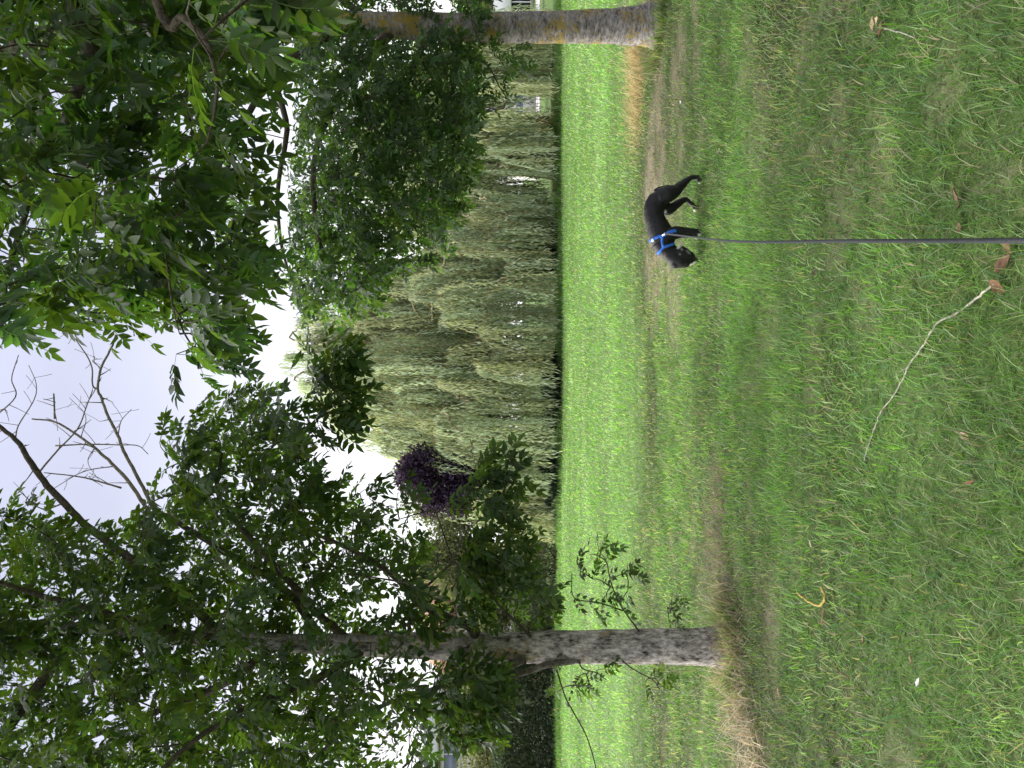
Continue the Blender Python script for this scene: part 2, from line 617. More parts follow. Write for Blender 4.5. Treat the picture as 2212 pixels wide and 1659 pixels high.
for (tx, ty, tr, n) in ((-1.936, 5.66, 0.21, 1100), (3.95, 8.40, 0.37, 1900), (3.7, 2.5, 0.26, 500)):     # uncut grass against the trunks
    a = rs.uniform(0, 6.28, n); r = tr + np.abs(rs.normal(0, 0.09, n))
    x = tx + r * np.cos(a); y = ty + r * np.sin(a)
    V, q, t, C = blades(x, y, rs.uniform(0.08, 0.26, n), rs.uniform(0.005, 0.008, n), np.abs(rs.normal(0.25, 0.25, n)), a + rs.normal(0, 1.2, n), grass_colors(rs, x, y, np.full(n, 0.45), np.full(n, 0.2)), 3, rs.uniform(0.2, 1.4, n), rs)
    acc.add(V, q + [t], C)
grass = acc.obj('grass', M['grass'])
tag(grass, 'short patchy green lawn grass all over the ground', 'grass', kind='stuff')


# ------------------------------------------------------------------ compound leaves
def leaf_template(rs, pairs=4, rach=0.21, lf=0.078, wd=0.030, detail=2, base=(0.045, 0.088, 0.018)):
    """A pinnate leaf along +X, blades to both sides, drooping to -Z."""
    A = Acc()
    base = np.array(base)

    def leaflet(o, ang, L, w, col, roll):
        ca, sa = math.cos(ang), math.sin(ang)
        if detail == 2:
            st = [(0, 0), (0.30, 0.95), (0.66, 0.78), (1, 0)]
            rows = [[(0, 0, 0)]]
            for t, h in st[1:3]:
                rows.append([(t * L, h * w / 2, 0.10 * w), (t * L, 0, -0.10 * w), (t * L, -h * w / 2, 0.10 * w)])
            rows.append([(L, 0, 0)])
            pts = np.array([q for r in rows for q in r], float)
            faces = [np.array([[0, 2, 1], [0, 3, 2], [4, 5, 7], [5, 6, 7]]), np.array([[1, 2, 5, 4], [2, 3, 6, 5]])]
        else:
            pts = np.array([(0, 0, 0), (0.34 * L, w / 2, 0.1 * w), (0.34 * L, -w / 2, 0.1 * w), (0.7 * L, 0.36 * w, 0.05 * w), (0.7 * L, -0.36 * w, 0.05 * w), (L, 0, 0)])
            faces = [np.array([[0, 2, 1], [3, 4, 5]]), np.array([[1, 2, 4, 3]])]
        pts[:, 2] += -0.35 * pts[:, 0] ** 2 / L * droop
        cr, sr = math.cos(roll), math.sin(roll)
        y_, z_ = pts[:, 1] * cr - pts[:, 2] * sr, pts[:, 1] * sr + pts[:, 2] * cr
        q = np.stack([pts[:, 0] * ca - y_ * sa, pts[:, 0] * sa + y_ * ca, z_], -1) + o
        A.add(q, faces, col)

    droop = rs.uniform(0.5, 1.3)
    curve = rs.uniform(0.15, 0.6)

    def rp(t):
        return np.array([rach * t * (1 - 0.1 * curve * t), 0.012 * math.sin(3 * t), -curve * rach * 0.6 * t * t])
    w0 = 0.0022
    ts = np.linspace(0, 1, 4)
    pr = np.array([rp(t) for t in ts])
    V = np.concatenate([pr + [0, w0, 0], pr - [0, w0, 0]])
    A.add(V, [np.array([[i, i + 1, i + 5, i + 4] for i in range(3)])], base * 1.5 + 0.02)
    for k in range(pairs):
        t = 0.28 + 0.66 * k / max(1, pairs - 1)
        s = rs.uniform(0.85, 1.12) * (0.75 + 0.35 * math.sin(math.pi * (0.25 + 0.6 * k / pairs)))
        for sg in (1, -1):
            col = base * rs.uniform(0.75, 1.3) * np.array([rs.uniform(0.85, 1.12), 1, rs.uniform(0.8, 1.25)])
            leaflet(rp(t), sg * rs.uniform(0.75, 1.15), lf * s * rs.uniform(0.88, 1.1), wd * s, col, rs.normal(0, 0.35))
    leaflet(rp(1.0), rs.normal(0, 0.2), lf * 1.05, wd, base * rs.uniform(0.8, 1.25), rs.normal(0, 0.3))
    V = np.concatenate(A.v); C = np.concatenate(A.c)
    return V, [np.concatenate(v) for v in A.f.values()], C


def in_poly(pt, poly):
    x, y = pt; c = False
    j = len(poly) - 1
    for i in range(len(poly)):
        xi, yi = poly[i]; xj, yj = poly[j]
        if (yi > y) != (yj > y) and x < (xj - xi) * (y - yi) / (yj - yi) + xi:
            c = not c
        j = i
    return c


def sample_poly(rs, poly, n, d0, d1, holes=()):
    """Evenly spread random twig tips (best of four candidates)."""
    us = [p[0] for p in poly]; vs_ = [p[1] for p in poly]
    uv = np.empty((n, 2)); out = []

    def cand():
        while True:
            u = rs.uniform(min(us), max(us)); v = rs.uniform(min(vs_), max(vs_))
            if not in_poly((u, v), poly):
                continue
            if any(((u - h[0]) / h[2]) ** 2 + ((v - h[1]) / h[3]) ** 2 < 1 and rs.random() < h[4] for h in holes):
                continue
            return u, v
    for k in range(n):
        best, bd = cand(), -1
        if k:
            for _ in range(4):
                c_ = cand()
                d = np.min((uv[:k, 0] - c_[0]) ** 2 + (uv[:k, 1] - c_[1]) ** 2)
                if d > bd:
                    best, bd = c_, d
        uv[k] = best
        out.append(P(best[0], best[1], rs.uniform(d0, d1)))
    return out


class Tree:
    """Wood skeleton grown greedily towards twig tips; leaves at the twigs' ends."""
    def __init__(s, name, loc, label, cat, seed, templ):
        s.root = empty(name, loc)
        tag(s.root, label, cat)
        s.rs = np.random.default_rng(seed)
        s.nodes = []          # positions a twig may start from
        s.templ = templ
        s.leaves = []         # (variant, scale, R(3x3), pos)
        s.tw = Acc()

    def limb(s, pts, r0, r1, mat, name='limb', sides=8, grow=True, n=6, knobs=0):
        c = catmull([tuple(p) for p in pts], n)
        t = np.linspace(0, 1, len(c))
        rad = r0 + (r1 - r0) * t ** 0.8
        c[1:-1] += s.rs.normal(0, 0.10, (len(c) - 2, 3)) * rad[1:-1, None]
        A = Acc()
        V, f = tube(c, rad, sides, 0.12, s.rs)
        A.add(V, f)
        for k in range(knobs):
            i = s.rs.integers(2, len(c) - 1)
            d = s.rs.normal(0, 1, 3); d /= np.linalg.norm(d)
            L = s.rs.uniform(0.03, 0.22)
            V, f = tube(catmull([c[i], c[i] + d * L * 0.5 + [0, 0, 0.01], c[i] + d * L + [0, 0, 0.03]], 3), np.linspace(min(rad[i] * 0.55, 0.005), 0.0018, 7), 5)
            A.add(V, f)
        o = A.obj(name, mat, s.root, True)
        if grow:
            s.nodes.extend(list(c[2:]))
        return c

    def add_leaf(s, p, d, size):
        rs = s.rs
        d = d / (np.linalg.norm(d) + 1e-9)
        upv = np.array([0, 0, 1.0]) + rs.normal(0, 0.45, 3)
        z = upv - d * (upv @ d); z /= np.linalg.norm(z) + 1e-9
        y = np.cross(z, d)
        s.leaves.append((rs.integers(len(s.templ)), size, np.stack([d, y, z], 1), np.array(p)))

    def grow(s, tips, nleaf=(5, 8), size=1.0, down=0.6, maxtwig=0.55, bare=0.0):
        rs = s.rs
        tips = [np.array(t) for t in tips]
        N = np.array(s.nodes)
        dist = [np.min(np.linalg.norm(N - t, axis=1)) for t in tips]
        order = np.argsort(dist)
        nodes = list(s.nodes)
        for k in order:
            t = tips[k]
            Na = np.array(nodes)
            dv = Na - t
            cost = np.linalg.norm(dv, axis=1) + 0.5 * np.maximum(0, dv[:, 2])
            a = Na[int(np.argmin(cost))]
            L = np.linalg.norm(t - a)
            n = max(3, int(L / 0.12))
            mid = (a + t) / 2 + rs.normal(0, 0.10, 3) * L + np.array([0, 0, 0.10 * L])
            c = catmull([a, mid, t], max(2, n // 2))
            r0 = min(0.004 + 0.0065 * L, 0.02)
            V, f = tube(c, np.linspace(r0, 0.0022, len(c)), 4, closed=False)
            s.tw.add(V, f)
            nodes.extend(list(c[len(c) // 3:]))
            if rs.random() < bare:
                continue
            tl = min(maxtwig, L)
            m_ = rs.integers(nleaf[0], nleaf[1] + 1)
            seg = np.linalg.norm(np.diff(c, axis=0), axis=1)
            cum = np.concatenate([[0], np.cumsum(seg)]); tot_ = cum[-1]
            for j in range(m_):
                q = tot_ - tl * (j // 2) / max(1, (m_ // 2)) * 0.9
                i = min(len(c) - 2, max(0, int(np.searchsorted(cum, q) - 1)))
                pos = c[i] + (c[i + 1] - c[i]) * np.clip((q - cum[i]) / (seg[i] + 1e-9), 0, 1)
                td = (c[i + 1] - c[i]) / (seg[i] + 1e-9)
                sd_ = np.cross(td, [0, 0, 1.0]); sd_ /= np.linalg.norm(sd_) + 1e-6
                sg = 1 if j % 2 else -1
                if j == 0:
                    dd = td * 1.0 + np.array([0, 0, -down]) + rs.normal(0, 0.25, 3)
                else:
                    dd = td * 0.45 + sd_ * sg * 0.75 + np.array([0, 0, -down]) + rs.normal(0, 0.3, 3)
                s.add_leaf(pos, dd, size * rs.uniform(0.75, 1.15))
        s.nodes = nodes

    def finish(s, nparts=300):
        s.tw.obj('twigs', M['twig'], s.root, True)['kind'] = 'stuff'
        pos = np.array([l[3] for l in s.leaves])
        U, V, Z = proj(pos)
        inside = (Z > 0.3) & (U > -20) & (U < 1680) & (V > -20) & (V < 2230)
        score = np.where(inside, np.array([l[1] for l in s.leaves]) / np.maximum(Z, 0.3), -1)
        order = np.argsort(-score)
        top = [i for i in order[:nparts] if score[i] > 0]
        topset = set(top)
        meshes = [mesh_np('leaf', v, f, M['leaf'], c) for v, f, c in s.templ]
        base = np.array(s.root.location)
        for i in top:
            k, sz, R, p = s.leaves[i]
            o = bpy.data.objects.new('leaf', meshes[k])
            Mx = Matrix.Identity(4)
            for r in range(3):
                for c_ in range(3):
                    Mx[r][c_] = float(R[r, c_] * sz)
                Mx[r][3] = float(p[r] - base[r])
            o.parent = s.root
            o.matrix_basis = Mx
            COL.objects.link(o)
        A = Acc()
        for k, (v, f, c) in enumerate(s.templ):
            ii = [i for i in range(len(s.leaves)) if s.leaves[i][0] == k and i not in topset]
            if not ii:
                continue
            R = np.array([s.leaves[i][2] * s.leaves[i][1] for i in ii]); p = np.array([s.leaves[i][3] for i in ii])
            VV = np.einsum('nij,vj->nvi', R, v) + p[:, None]
            off = np.arange(len(ii))[:, None, None] * len(v)
            tint = s.rs.uniform(0.75, 1.25, (len(ii), 1, 1)) * np.array([1, 1, 1])
            A.add(VV.reshape(-1, 3), [(ff[None] + off).reshape(-1, ff.shape[1]) for ff in f], (c[None] * tint).reshape(-1, 3))
        if A.n:
            o = A.obj('crown', M['leaf'], s.root)
            o['kind'] = 'stuff'
        print(s.root.name, 'leaves', len(s.leaves), 'parts', len(top))


def trunk_obj(root, centres, radii, mat, seed, sides=28, amp=0.07, name='trunk', flare=True):
    rs = np.random.default_rng(seed)
    c = catmull([tuple(p) for p in centres], 14)
    r = np.interp(np.linspace(0, len(radii) - 1, len(c)), np.arange(len(radii)), radii)
    V, f = tube(c, r, sides)
    n = len(c)
    R = V[:n * sides].reshape(n, sides, 3)
    a = np.arange(sides) / sides * 2 * np.pi
    g = Noise2(seed)
    ii, aa = np.meshgrid(np.arange(n), np.arange(sides), indexing='ij')
    dn = (g(ii * 0.35, aa * 0.9) - 0.5) * 1.0 + (g(ii * 1.1 + 50, aa * 2.3) - 0.5) * 0.7
    k = 1 + amp * dn
    if flare:
        hgt = np.clip(1 - (c[:, 2] - c[0, 2]) / 0.35, 0, 1) ** 2
        k = k + hgt[:, None] * (0.16 + 0.36 * np.maximum(0, np.cos(a * 4 + seed))[None])
    R = c[:, None] + (R - c[:, None]) * k[..., None]
    V[:n * sides] = R.reshape(-1, 3)
    o = obj_np(name, to_local(root, V), f, mat, None, True, root)
    return c


rsT = np.random.default_rng(3)


def leaf_hue(c):
    return tuple(np.array(c) * rsT.uniform(0.72, 1.3) * np.array([rsT.uniform(0.78, 1.10), 1.0, rsT.uniform(0.7, 1.4)]))


templ_near = [leaf_template(rsT, int(rsT.integers(3, 6)), 0.20 * rsT.uniform(0.8, 1.15), 0.080 * rsT.uniform(0.75, 1.15), 0.032, 2, leaf_hue((0.045, 0.078, 0.020))) for _ in range(14)]
templ_mid = [leaf_template(rsT, int(rsT.integers(3, 5)), 0.185 * rsT.uniform(0.8, 1.15), 0.076 * rsT.uniform(0.75, 1.15), 0.033, 1, leaf_hue((0.044, 0.074, 0.020))) for _ in range(12)]
templ_b = [leaf_template(rsT, int(rsT.integers(3, 5)), 0.195, 0.082 * rsT.uniform(0.75, 1.15), 0.035, 1, leaf_hue((0.046, 0.078, 0.028))) for _ in range(12)]

# ---- the ash standing nearest on the left
dA = 5.67
baseA = G(262, 1568)
A = Tree('ash_tree', baseA, 'slim grey ash with leafy side shoots and dry straw grass round its foot', 'tree', 21, templ_mid)
prof = [(262, 1600, 40), (262, 1568, 40), (263, 1500, 38), (263, 1400, 36.5), (261, 1200, 34), (260, 1080, 32), (265, 900, 28), (268, 720, 22), (272, 560, 18), (283, 400, 15), (297, 240, 12), (310, 60, 10), (318, -200, 8), (330, -520, 5)]
cA = trunk_obj(A.root, [P(u, v, dA) for u, v, r in prof], [r * dA / F for u, v, r in prof], M['barkA'], 4, amp=0.10)
A.nodes.extend([p for p in cA if p[2] > 2.6])
barkt = M['twig']


def LP(lst, d0, d1):
    n = len(lst)
    return [P(u, v, d0 + (d1 - d0) * i / (n - 1)) for i, (u, v) in enumerate(lst)]


A.limb(LP([(240, 1260), (233, 1244), (222, 1181), (203, 1118), (194, 1067), (187, 1012), (178, 962), (161, 907), (138, 835), (102, 776), (40, 700), (-60, 600)], dA - 0.05, dA - 0.4), 0.030, 0.012, M['limb'])
A.limb(LP([(236, 1135), (225, 1105), (203, 1054), (195, 1004), (184, 965)], dA - 0.1, dA - 0.15), 0.036, 0.026, M['limb'], grow=False)
A.limb(LP([(290, 1030), (309, 1008), (326, 962), (347, 920), (372, 890), (406, 860), (450, 800), (500, 700)], dA - 0.05, dA - 0.3), 0.042, 0.014, M['twig'])
A.limb(LP([(285, 880), (300, 884), (338, 886), (372, 903), (410, 940), (444, 974), (500, 1000)], dA - 0.1, dA - 0.6), 0.016, 0.006, M['twig'], name='shoot')
A.limb(LP([(285, 1145), (300, 1130), (355, 1075), (410, 1042), (440, 987), (500, 960), (560, 940)], dA - 0.1, dA - 0.5), 0.014, 0.005, M['twig'], name='shoot')
A.limb(LP([(276, 1010), (276, 950), (280, 800), (283, 680), (286, 560), (300, 430)], dA - 0.19, dA - 0.25), 0.030, 0.016, M['barkB'], name='shoot')
A.limb(LP([(268, 760), (330, 690), (420, 610), (520, 520), (600, 470), (680, 480)], dA, dA - 0.5), 0.035, 0.010, M['twig'])
A.limb(LP([(270, 700), (380, 620), (470, 480), (520, 400), (561, 331)], dA, dA + 0.3), 0.035, 0.017, M['twig'])
A.limb(LP([(268, 800), (200, 700), (140, 560), (60, 420), (-60, 300)], dA, dA - 0.9), 0.04, 0.012, M['twig'])
A.limb(LP([(272, 600), (180, 480), (120, 330), (60, 180), (0, 20)], dA, dA + 0.8), 0.04, 0.012, M['twig'])
A.limb(LP([(285, 400), (330, 250), (370, 100), (420, -60)], dA, dA - 0.8), 0.035, 0.012, M['twig'])
A.limb(LP([(290, 480), (400, 350), (510, 204), (572, 138), (630, 87), (678, 55), (710, 33), (760, -30)], dA, dA + 0.2), 0.036, 0.016, M['twig'], knobs=5)
A.limb(LP([(560, 640), (600, 620), (630, 600), (665, 620), (700, 655), (760, 690), (820, 720)], dA - 0.5, dA - 0.7), 0.007, 0.004, M['twig'], name='shoot')
A.limb(LP([(480, 700), (520, 670), (560, 640)], dA - 0.3, dA - 0.5), 0.009, 0.007, M['twig'], name='shoot')
# dead bare boughs against the sky
DB = [([(561, 331), (627, 298), (685, 267), (718, 255), (761, 233), (801, 218), (819, 211), (863, 218), (907, 240), (936, 251)], 0.018, 0.009),
      ([(819, 211), (827, 200), (874, 196), (929, 160), (943, 138)], 0.010, 0.004),
      ([(540, 330), (616, 280), (652, 247), (692, 204), (714, 175), (747, 120), (754, 69)], 0.020, 0.008),
      ([(754, 118), (809, 116)], 0.009, 0.007),
      ([(638, 84), (681, 120), (732, 167), (776, 185), (816, 200)], 0.011, 0.005),
      ([(696, 120), (699, 182), (698, 255), (696, 298), (678, 320)], 0.008, 0.004),
      ([(605, 262), (627, 182), (638, 95)], 0.010, 0.005),
      ([(750, -22), (801, 33), (841, 25), (892, 40)], 0.008, 0.004),
      ([(708, 33), (740, 40), (794, 73), (830, 78), (870, 62)], 0.007, 0.003),
      ([(718, 255), (750, 262), (775, 284)], 0.006, 0.003),
      ([(863, 218), (880, 200), (884, 220)], 0.005, 0.003),
      ([(652, 247), (640, 180), (600, 110)], 0.006, 0.003),
      ([(692, 204), (660, 190), (620, 215)], 0.005, 0.002),
      ([(714, 175), (760, 185), (800, 150)], 0.005, 0.002),
      ([(572, 138), (560, 90), (600, 40)], 0.009, 0.004)]
for pts, r0, r1 in DB:
    A.limb(LP(pts, dA + 0.3, dA + 0.25), r0 * 0.82, r1 * 0.8, M['dead'], name='dead_branch', sides=6, grow=False, knobs=6)
# low shoots on the trunk
A.limb(LP([(296, 1380), (303, 1375), (351, 1341), (400, 1320), (440, 1312)], dA - 0.05, dA - 0.2), 0.008, 0.004, M['twig'], name='shoot')
A.limb(LP([(340, 1345), (358, 1290), (368, 1240), (420, 1235)], dA - 0.1, dA - 0.2), 0.006, 0.003, M['twig'], name='shoot')
A.limb(LP([(296, 1472), (300, 1470), (340, 1455)], dA - 0.05, dA - 0.1), 0.005, 0.003, M['twig'], name='shoot')
A.limb(LP([(225, 1190), (212, 1202), (149, 1223), (73, 1265), (5, 1286), (-40, 1290)], dA - 0.1, dA - 0.7), 0.008, 0.003, M['twig'], name='shoot', grow=False)
A.limb(LP([(230, 1250), (214, 1260), (205, 1290), (190, 1310)], dA - 0.1, dA - 0.25), 0.006, 0.003, M['twig'], name='shoot')
A.limb(LP([(230, 1345), (212, 1370), (190, 1410), (170, 1425)], dA - 0.1, dA - 0.3), 0.006, 0.003, M['twig'], name='shoot')
# boughs beyond the frame
for k in range(9):
    az_ = k * 0.7 + 0.3
    z0 = 3.4 + 0.35 * k
    st = np.array([baseA.x + 0.1, dA, z0])
    dirv = np.array([math.cos(az_), math.sin(az_), 0.0])
    if dirv[0] > 0.4 and z0 < 5.5:
        continue
    A.limb([st, st + dirv * 1.0 + [0, 0, 0.7], st + dirv * 2.1 + [0, 0, 1.2], st + dirv * 3.3 + [0, 0, 1.5]], 0.05, 0.012, M['twig'])

polyA1 = [(-120, -200), (540, -200), (560, 30), (500, 150), (520, 280), (640, 345), (700, 330), (760, 420), (810, 500), (815, 570), (770, 640), (700, 650), (650, 640), (640, 700), (625, 780), (570, 835), (490, 870), (420, 900), (330, 930), (250, 880), (200, 940), (100, 920), (-120, 880)]
holesA = [(110, 840, 160, 90, 0.8), (520, 690, 80, 60, 0.55), (20, 760, 60, 40, 0.6), (390, 760, 60, 60, 0.5), (180, 640, 50, 40, 0.5), (600, 740, 50, 50, 0.5), (430, 300, 40, 30, 0.5), (340, 700, 50, 90, 0.4), (600, 560, 60, 40, 0.5)]
tA = sample_poly(A.rs, polyA1, 830, 4.7, 7.2, holesA)
A.grow(tA, (4, 6), 1.0)
A.grow(sample_poly(A.rs, [(525, 995), (600, 985), (665, 1000), (665, 1060), (650, 1130), (590, 1140), (525, 1100)], 14, 4.9, 5.5), (5, 7), 0.92)
A.grow(sample_poly(A.rs, [(560, 845), (630, 850), (625, 920), (570, 930)], 1, 4.9, 5.3), (4, 6), 0.92)
A.grow(sample_poly(A.rs, [(390, 985), (505, 990), (515, 1120), (450, 1130), (390, 1050)], 15, 5.0, 5.6), (4, 7), 0.9)
A.grow(sample_poly(A.rs, [(310, 930), (460, 1000), (450, 1110), (380, 1180), (320, 1170)], 26, 5.2, 5.7), (4, 6), 0.85)
A.grow(sample_poly(A.rs, [(720, 650), (880, 650), (900, 700), (880, 760), (820, 775), (740, 750), (710, 700)], 17, 4.9, 5.2), (5, 7), 0.95)
A.grow(sample_poly(A.rs, [(350, 1235), (450, 1230), (470, 1290), (430, 1370), (380, 1360), (330, 1330)], 11, 5.3, 5.6), (2, 4), 0.72, 0.4)
A.grow(sample_poly(A.rs, [(315, 1430), (350, 1430), (360, 1465), (320, 1475)], 3, 5.4, 5.6), (2, 3), 0.5, 0.4)
A.grow(sample_poly(A.rs, [(60, 950), (220, 950), (210, 1060), (140, 1080), (60, 1040)], 32, 4.9, 5.6), (4, 6), 0.9)
A.grow(sample_poly(A.rs, [(160, 1190), (230, 1190), (215, 1300), (165, 1300)], 7, 5.3, 5.6), (2, 3), 0.62, 0.5)
A.grow(sample_poly(A.rs, [(180, 1370), (215, 1360), (205, 1430), (170, 1450)], 4, 5.3, 5.6), (2, 3), 0.5, 0.6)
off = []
while len(off) < 190:
    q = A.rs.normal(0, 1, 3); q = q / np.linalg.norm(q) * A.rs.random() ** 0.4
    p = np.array([baseA.x - 0.2, dA - 0.2, 7.0]) + q * [4.0, 3.9, 3.6]
    u, v, z = proj(p[None])
    if p[2] < 3.3 or (z[0] > 0.2 and -150 < u[0] < 1700 and v[0] > -190):
        continue
    off.append(p)
A.grow(off, (5, 8), 1.15)
A.finish(300)

# ---- the ash on the right, farther back
dB = 8.45
baseB = G(1605, 1428)
B = Tree('ash_tree', baseB, 'stout grey trunk with ochre lichen, tree at the field edge beside bleached grass', 'tree', 33, templ_b)
prof = [(1607, 1450, 52), (1607, 1425, 50), (1605, 1390, 42), (1602, 1330, 36), (1600, 1181, 32), (1600, 970, 29), (1605, 800, 27), (1607, 717, 26), (1608, 600, 24), (1600, 420, 21), (1590, 200, 18), (1580, -50, 14), (1570, -300, 9)]
cB = trunk_obj(B.root, [P(u, v, dB) for u, v, r in prof], [r * dB / F for u, v, r in prof], M['barkB'], 9, amp=0.06)
B.nodes.extend([p for p in cB if p[2] > 3.4])
B.limb(LP([(1604, 760), (1540, 640), (1450, 560), (1330, 500), (1200, 480)], dB, dB - 0.8), 0.06, 0.018, M['twig'])
B.limb(LP([(1602, 860), (1540, 800), (1430, 720), (1320, 680), (1200, 680), (1100, 700), (1030, 730)], dB, dB - 0.5), 0.06, 0.012, M['twig'])
B.limb(LP([(1600, 930), (1530, 900), (1430, 860), (1330, 850), (1230, 880), (1180, 920)], dB, dB + 0.4), 0.05, 0.010, M['twig'])
B.limb(LP([(1602, 700), (1500, 600), (1380, 620), (1250, 600), (1120, 610), (1000, 650)], dB, dB + 0.9), 0.05, 0.012, M['twig'])
B.limb(LP([(1600, 1000), (1550, 990), (1480, 980), (1400, 960), (1330, 980)], dB, dB - 0.3), 0.035, 0.008, M['twig'])
B.limb(LP([(1575, 990), (1540, 1000), (1520, 1050), (1470, 1080), (1440, 1100)], dB - 0.1, dB - 0.4), 0.012, 0.005, M['twig'], name='shoot')
B.limb(LP([(1612, 800), (1680, 720), (1780, 660), (1900, 600)], dB, dB - 0.3), 0.05, 0.012, M['twig'])
B.limb(LP([(1605, 600), (1640, 480), (1720, 300), (1800, 200)], dB, dB + 0.6), 0.05, 0.012, M['twig'])
B.limb(LP([(1600, 500), (1500, 380), (1380, 250), (1250, 150)], dB, dB + 0.3), 0.05, 0.012, M['twig'])
for k in range(6):
    az_ = k * 1.05
    st = np.array(P(1595, 300, dB)) + [0, 0, 0.3 * k]
    dirv = np.array([math.cos(az_), math.sin(az_), 0])
    B.limb([st, st + dirv * 1.2 + [0, 0, 0.8], st + dirv * 2.6 + [0, 0, 1.3]], 0.05, 0.012, M['twig'])
polyB = [(970, 640), (1060, 610), (1180, 620), (1300, 620), (1420, 640), (1580, 620), (1580, 1000), (1500, 1010), (1400, 1010), (1330, 1015), (1250, 1000), (1190, 970), (1150, 930), (1120, 960), (1095, 900), (1060, 810), (990, 800), (985, 720)]
holesB = [(1130, 850, 45, 60, 0.7), (1250, 760, 40, 30, 0.35), (1480, 720, 50, 30, 0.4), (1030, 660, 40, 30, 0.4), (1330, 660, 50, 30, 0.6)]
B.grow(sample_poly(B.rs, polyB, 600, 7.2, 9.6, holesB), (4, 6), 1.0, 0.55)
B.grow(sample_poly(B.rs, [(1440, 1000), (1575, 1000), (1570, 1130), (1500, 1140), (1440, 1090)], 16, 7.8, 8.4), (2, 4), 0.85, 0.6)
B.grow(sample_poly(B.rs, [(1630, 560), (1800, 560), (1800, 1040), (1632, 1040)], 90, 7.6, 9.6), (5, 8), 1.0)
B.grow(sample_poly(B.rs, [(960, 40), (1700, 40), (1700, 540), (1560, 560), (1000, 520)], 170, 7.2, 10.0), (5, 8), 1.0)
off = []
while len(off) < 220:
    q = B.rs.normal(0, 1, 3); q = q / np.linalg.norm(q) * B.rs.random() ** 0.4
    p = np.array([baseB.x, dB, 8.0]) + q * [3.8, 3.6, 3.6]
    u, v, z = proj(p[None])
    if p[2] < 3.5 or (u[0] < 1700 and v[0] > -100):
        continue
    off.append(p)
B.grow(off, (5, 8), 1.2)
B.finish(300)

# ---- the ash whose boughs hang in from the right, trunk out of the picture
baseC = Vector((3.7, 2.5, gz(3.7, 2.5)))
Cc = Tree('ash_tree', baseC, 'big-leaved ash boughs hanging into the picture closest overhead', 'tree', 45, templ_near)
cC = trunk_obj(Cc.root, [(3.7, 2.5, -0.15), (3.7, 2.5, 0.0), (3.68, 2.5, 1.0), (3.66, 2.52, 2.0), (3.6, 2.55, 3.2), (3.55, 2.5, 4.6), (3.4, 2.5, 6.2), (3.3, 2.4, 7.5)], [0.25, 0.24, 0.19, 0.175, 0.15, 0.11, 0.07, 0.03], M['barkB'], 12)
Cc.nodes.extend([p for p in cC if p[2] > 3.2])
tC = (3.6, 2.55, 3.1)
Cc.limb([tC, (2.7, 2.9, 3.3)] + LP([(1659, 162), (1609, 195), (1527, 193), (1481, 172), (1398, 142), (1345, 112), (1312, 92), (1213, 60), (1114, 30), (1000, -20)], 3.2, 4.0), 0.045, 0.009, M['twig'])
Cc.limb(LP([(1543, 195), (1500, 241), (1461, 261), (1375, 258), (1300, 300)], 3.3, 3.4), 0.013, 0.006, M['twig'])
Cc.limb(LP([(1335, 110), (1309, 172), (1282, 231), (1243, 274), (1196, 307), (1124, 317), (1100, 329), (1023, 360), (976, 382), (936, 400), (890, 430)], 3.55, 3.75), 0.013, 0.004, M['twig'])
Cc.limb([(3.55, 2.5, 4.2), (2.9, 2.9, 4.3)] + LP([(1620, 10), (1550, -20), (1450, -60)], 3.4, 3.9), 0.04, 0.012, M['twig'])
Cc.limb([(3.62, 2.5, 2.9), (2.9, 2.6, 3.1)] + LP([(1690, 330), (1620, 400), (1560, 450), (1470, 470)], 2.7, 2.6), 0.03, 0.006, M['twig'])
Cc.limb([(3.5, 2.5, 4.8), (2.4, 1.8, 5.0), (1.2, 1.0, 5.1), (0, 0.4, 4.9)], 0.05, 0.012, M['twig'])
Cc.limb([(3.5, 2.5, 5.0), (3.0, 1.0, 5.4), (2.6, -0.6, 5.4)], 0.05, 0.012, M['twig'])
Cc.limb([(3.5, 2.5, 5.2), (2.2, 3.2, 5.9), (0.9, 3.8, 6.2)], 0.05, 0.012, M['twig'])
Cc.limb([(3.55, 2.5, 4.4), (4.6, 3.2, 5.0), (5.6, 4.0, 5.2)], 0.05, 0.012, M['twig'])
polyC = [(960, -160), (1760, -160), (1760, 560), (1640, 560), (1560, 500), (1480, 500), (1400, 530), (1300, 520), (1200, 530), (1100, 540), (1010, 530), (930, 510), (880, 480), (860, 440), (900, 370), (980, 300), (985, 200), (950, 100)]
holesC = [(1130, 330, 30, 25, 0.4), (1060, 310, 35, 25, 0.6), (1560, 120, 40, 25, 0.5), (1400, 60, 40, 25, 0.4)]
Cc.grow(sample_poly(Cc.rs, polyC, 190, 2.7, 4.4, holesC), (4, 7), 1.0, 0.9, 0.4)
Cc.grow(sample_poly(Cc.rs, [(1540, 400), (1720, 400), (1720, 560), (1600, 560)], 8, 2.0, 2.5), (4, 6), 1.0, 0.9, 0.4)
off = []
while len(off) < 120:
    q = Cc.rs.normal(0, 1, 3); q = q / np.linalg.norm(q) * Cc.rs.random() ** 0.4
    p = np.array([2.8, 1.8, 5.4]) + q * [3.6, 3.4, 2.2]
    u, v, z = proj(p[None])
    if p[2] < 2.9 or (z[0] > 0.2 and u[0] < 1720 and v[0] > -160):
        continue
    off.append(p)
Cc.grow(off, (5, 8), 1.2)
Cc.finish(300)


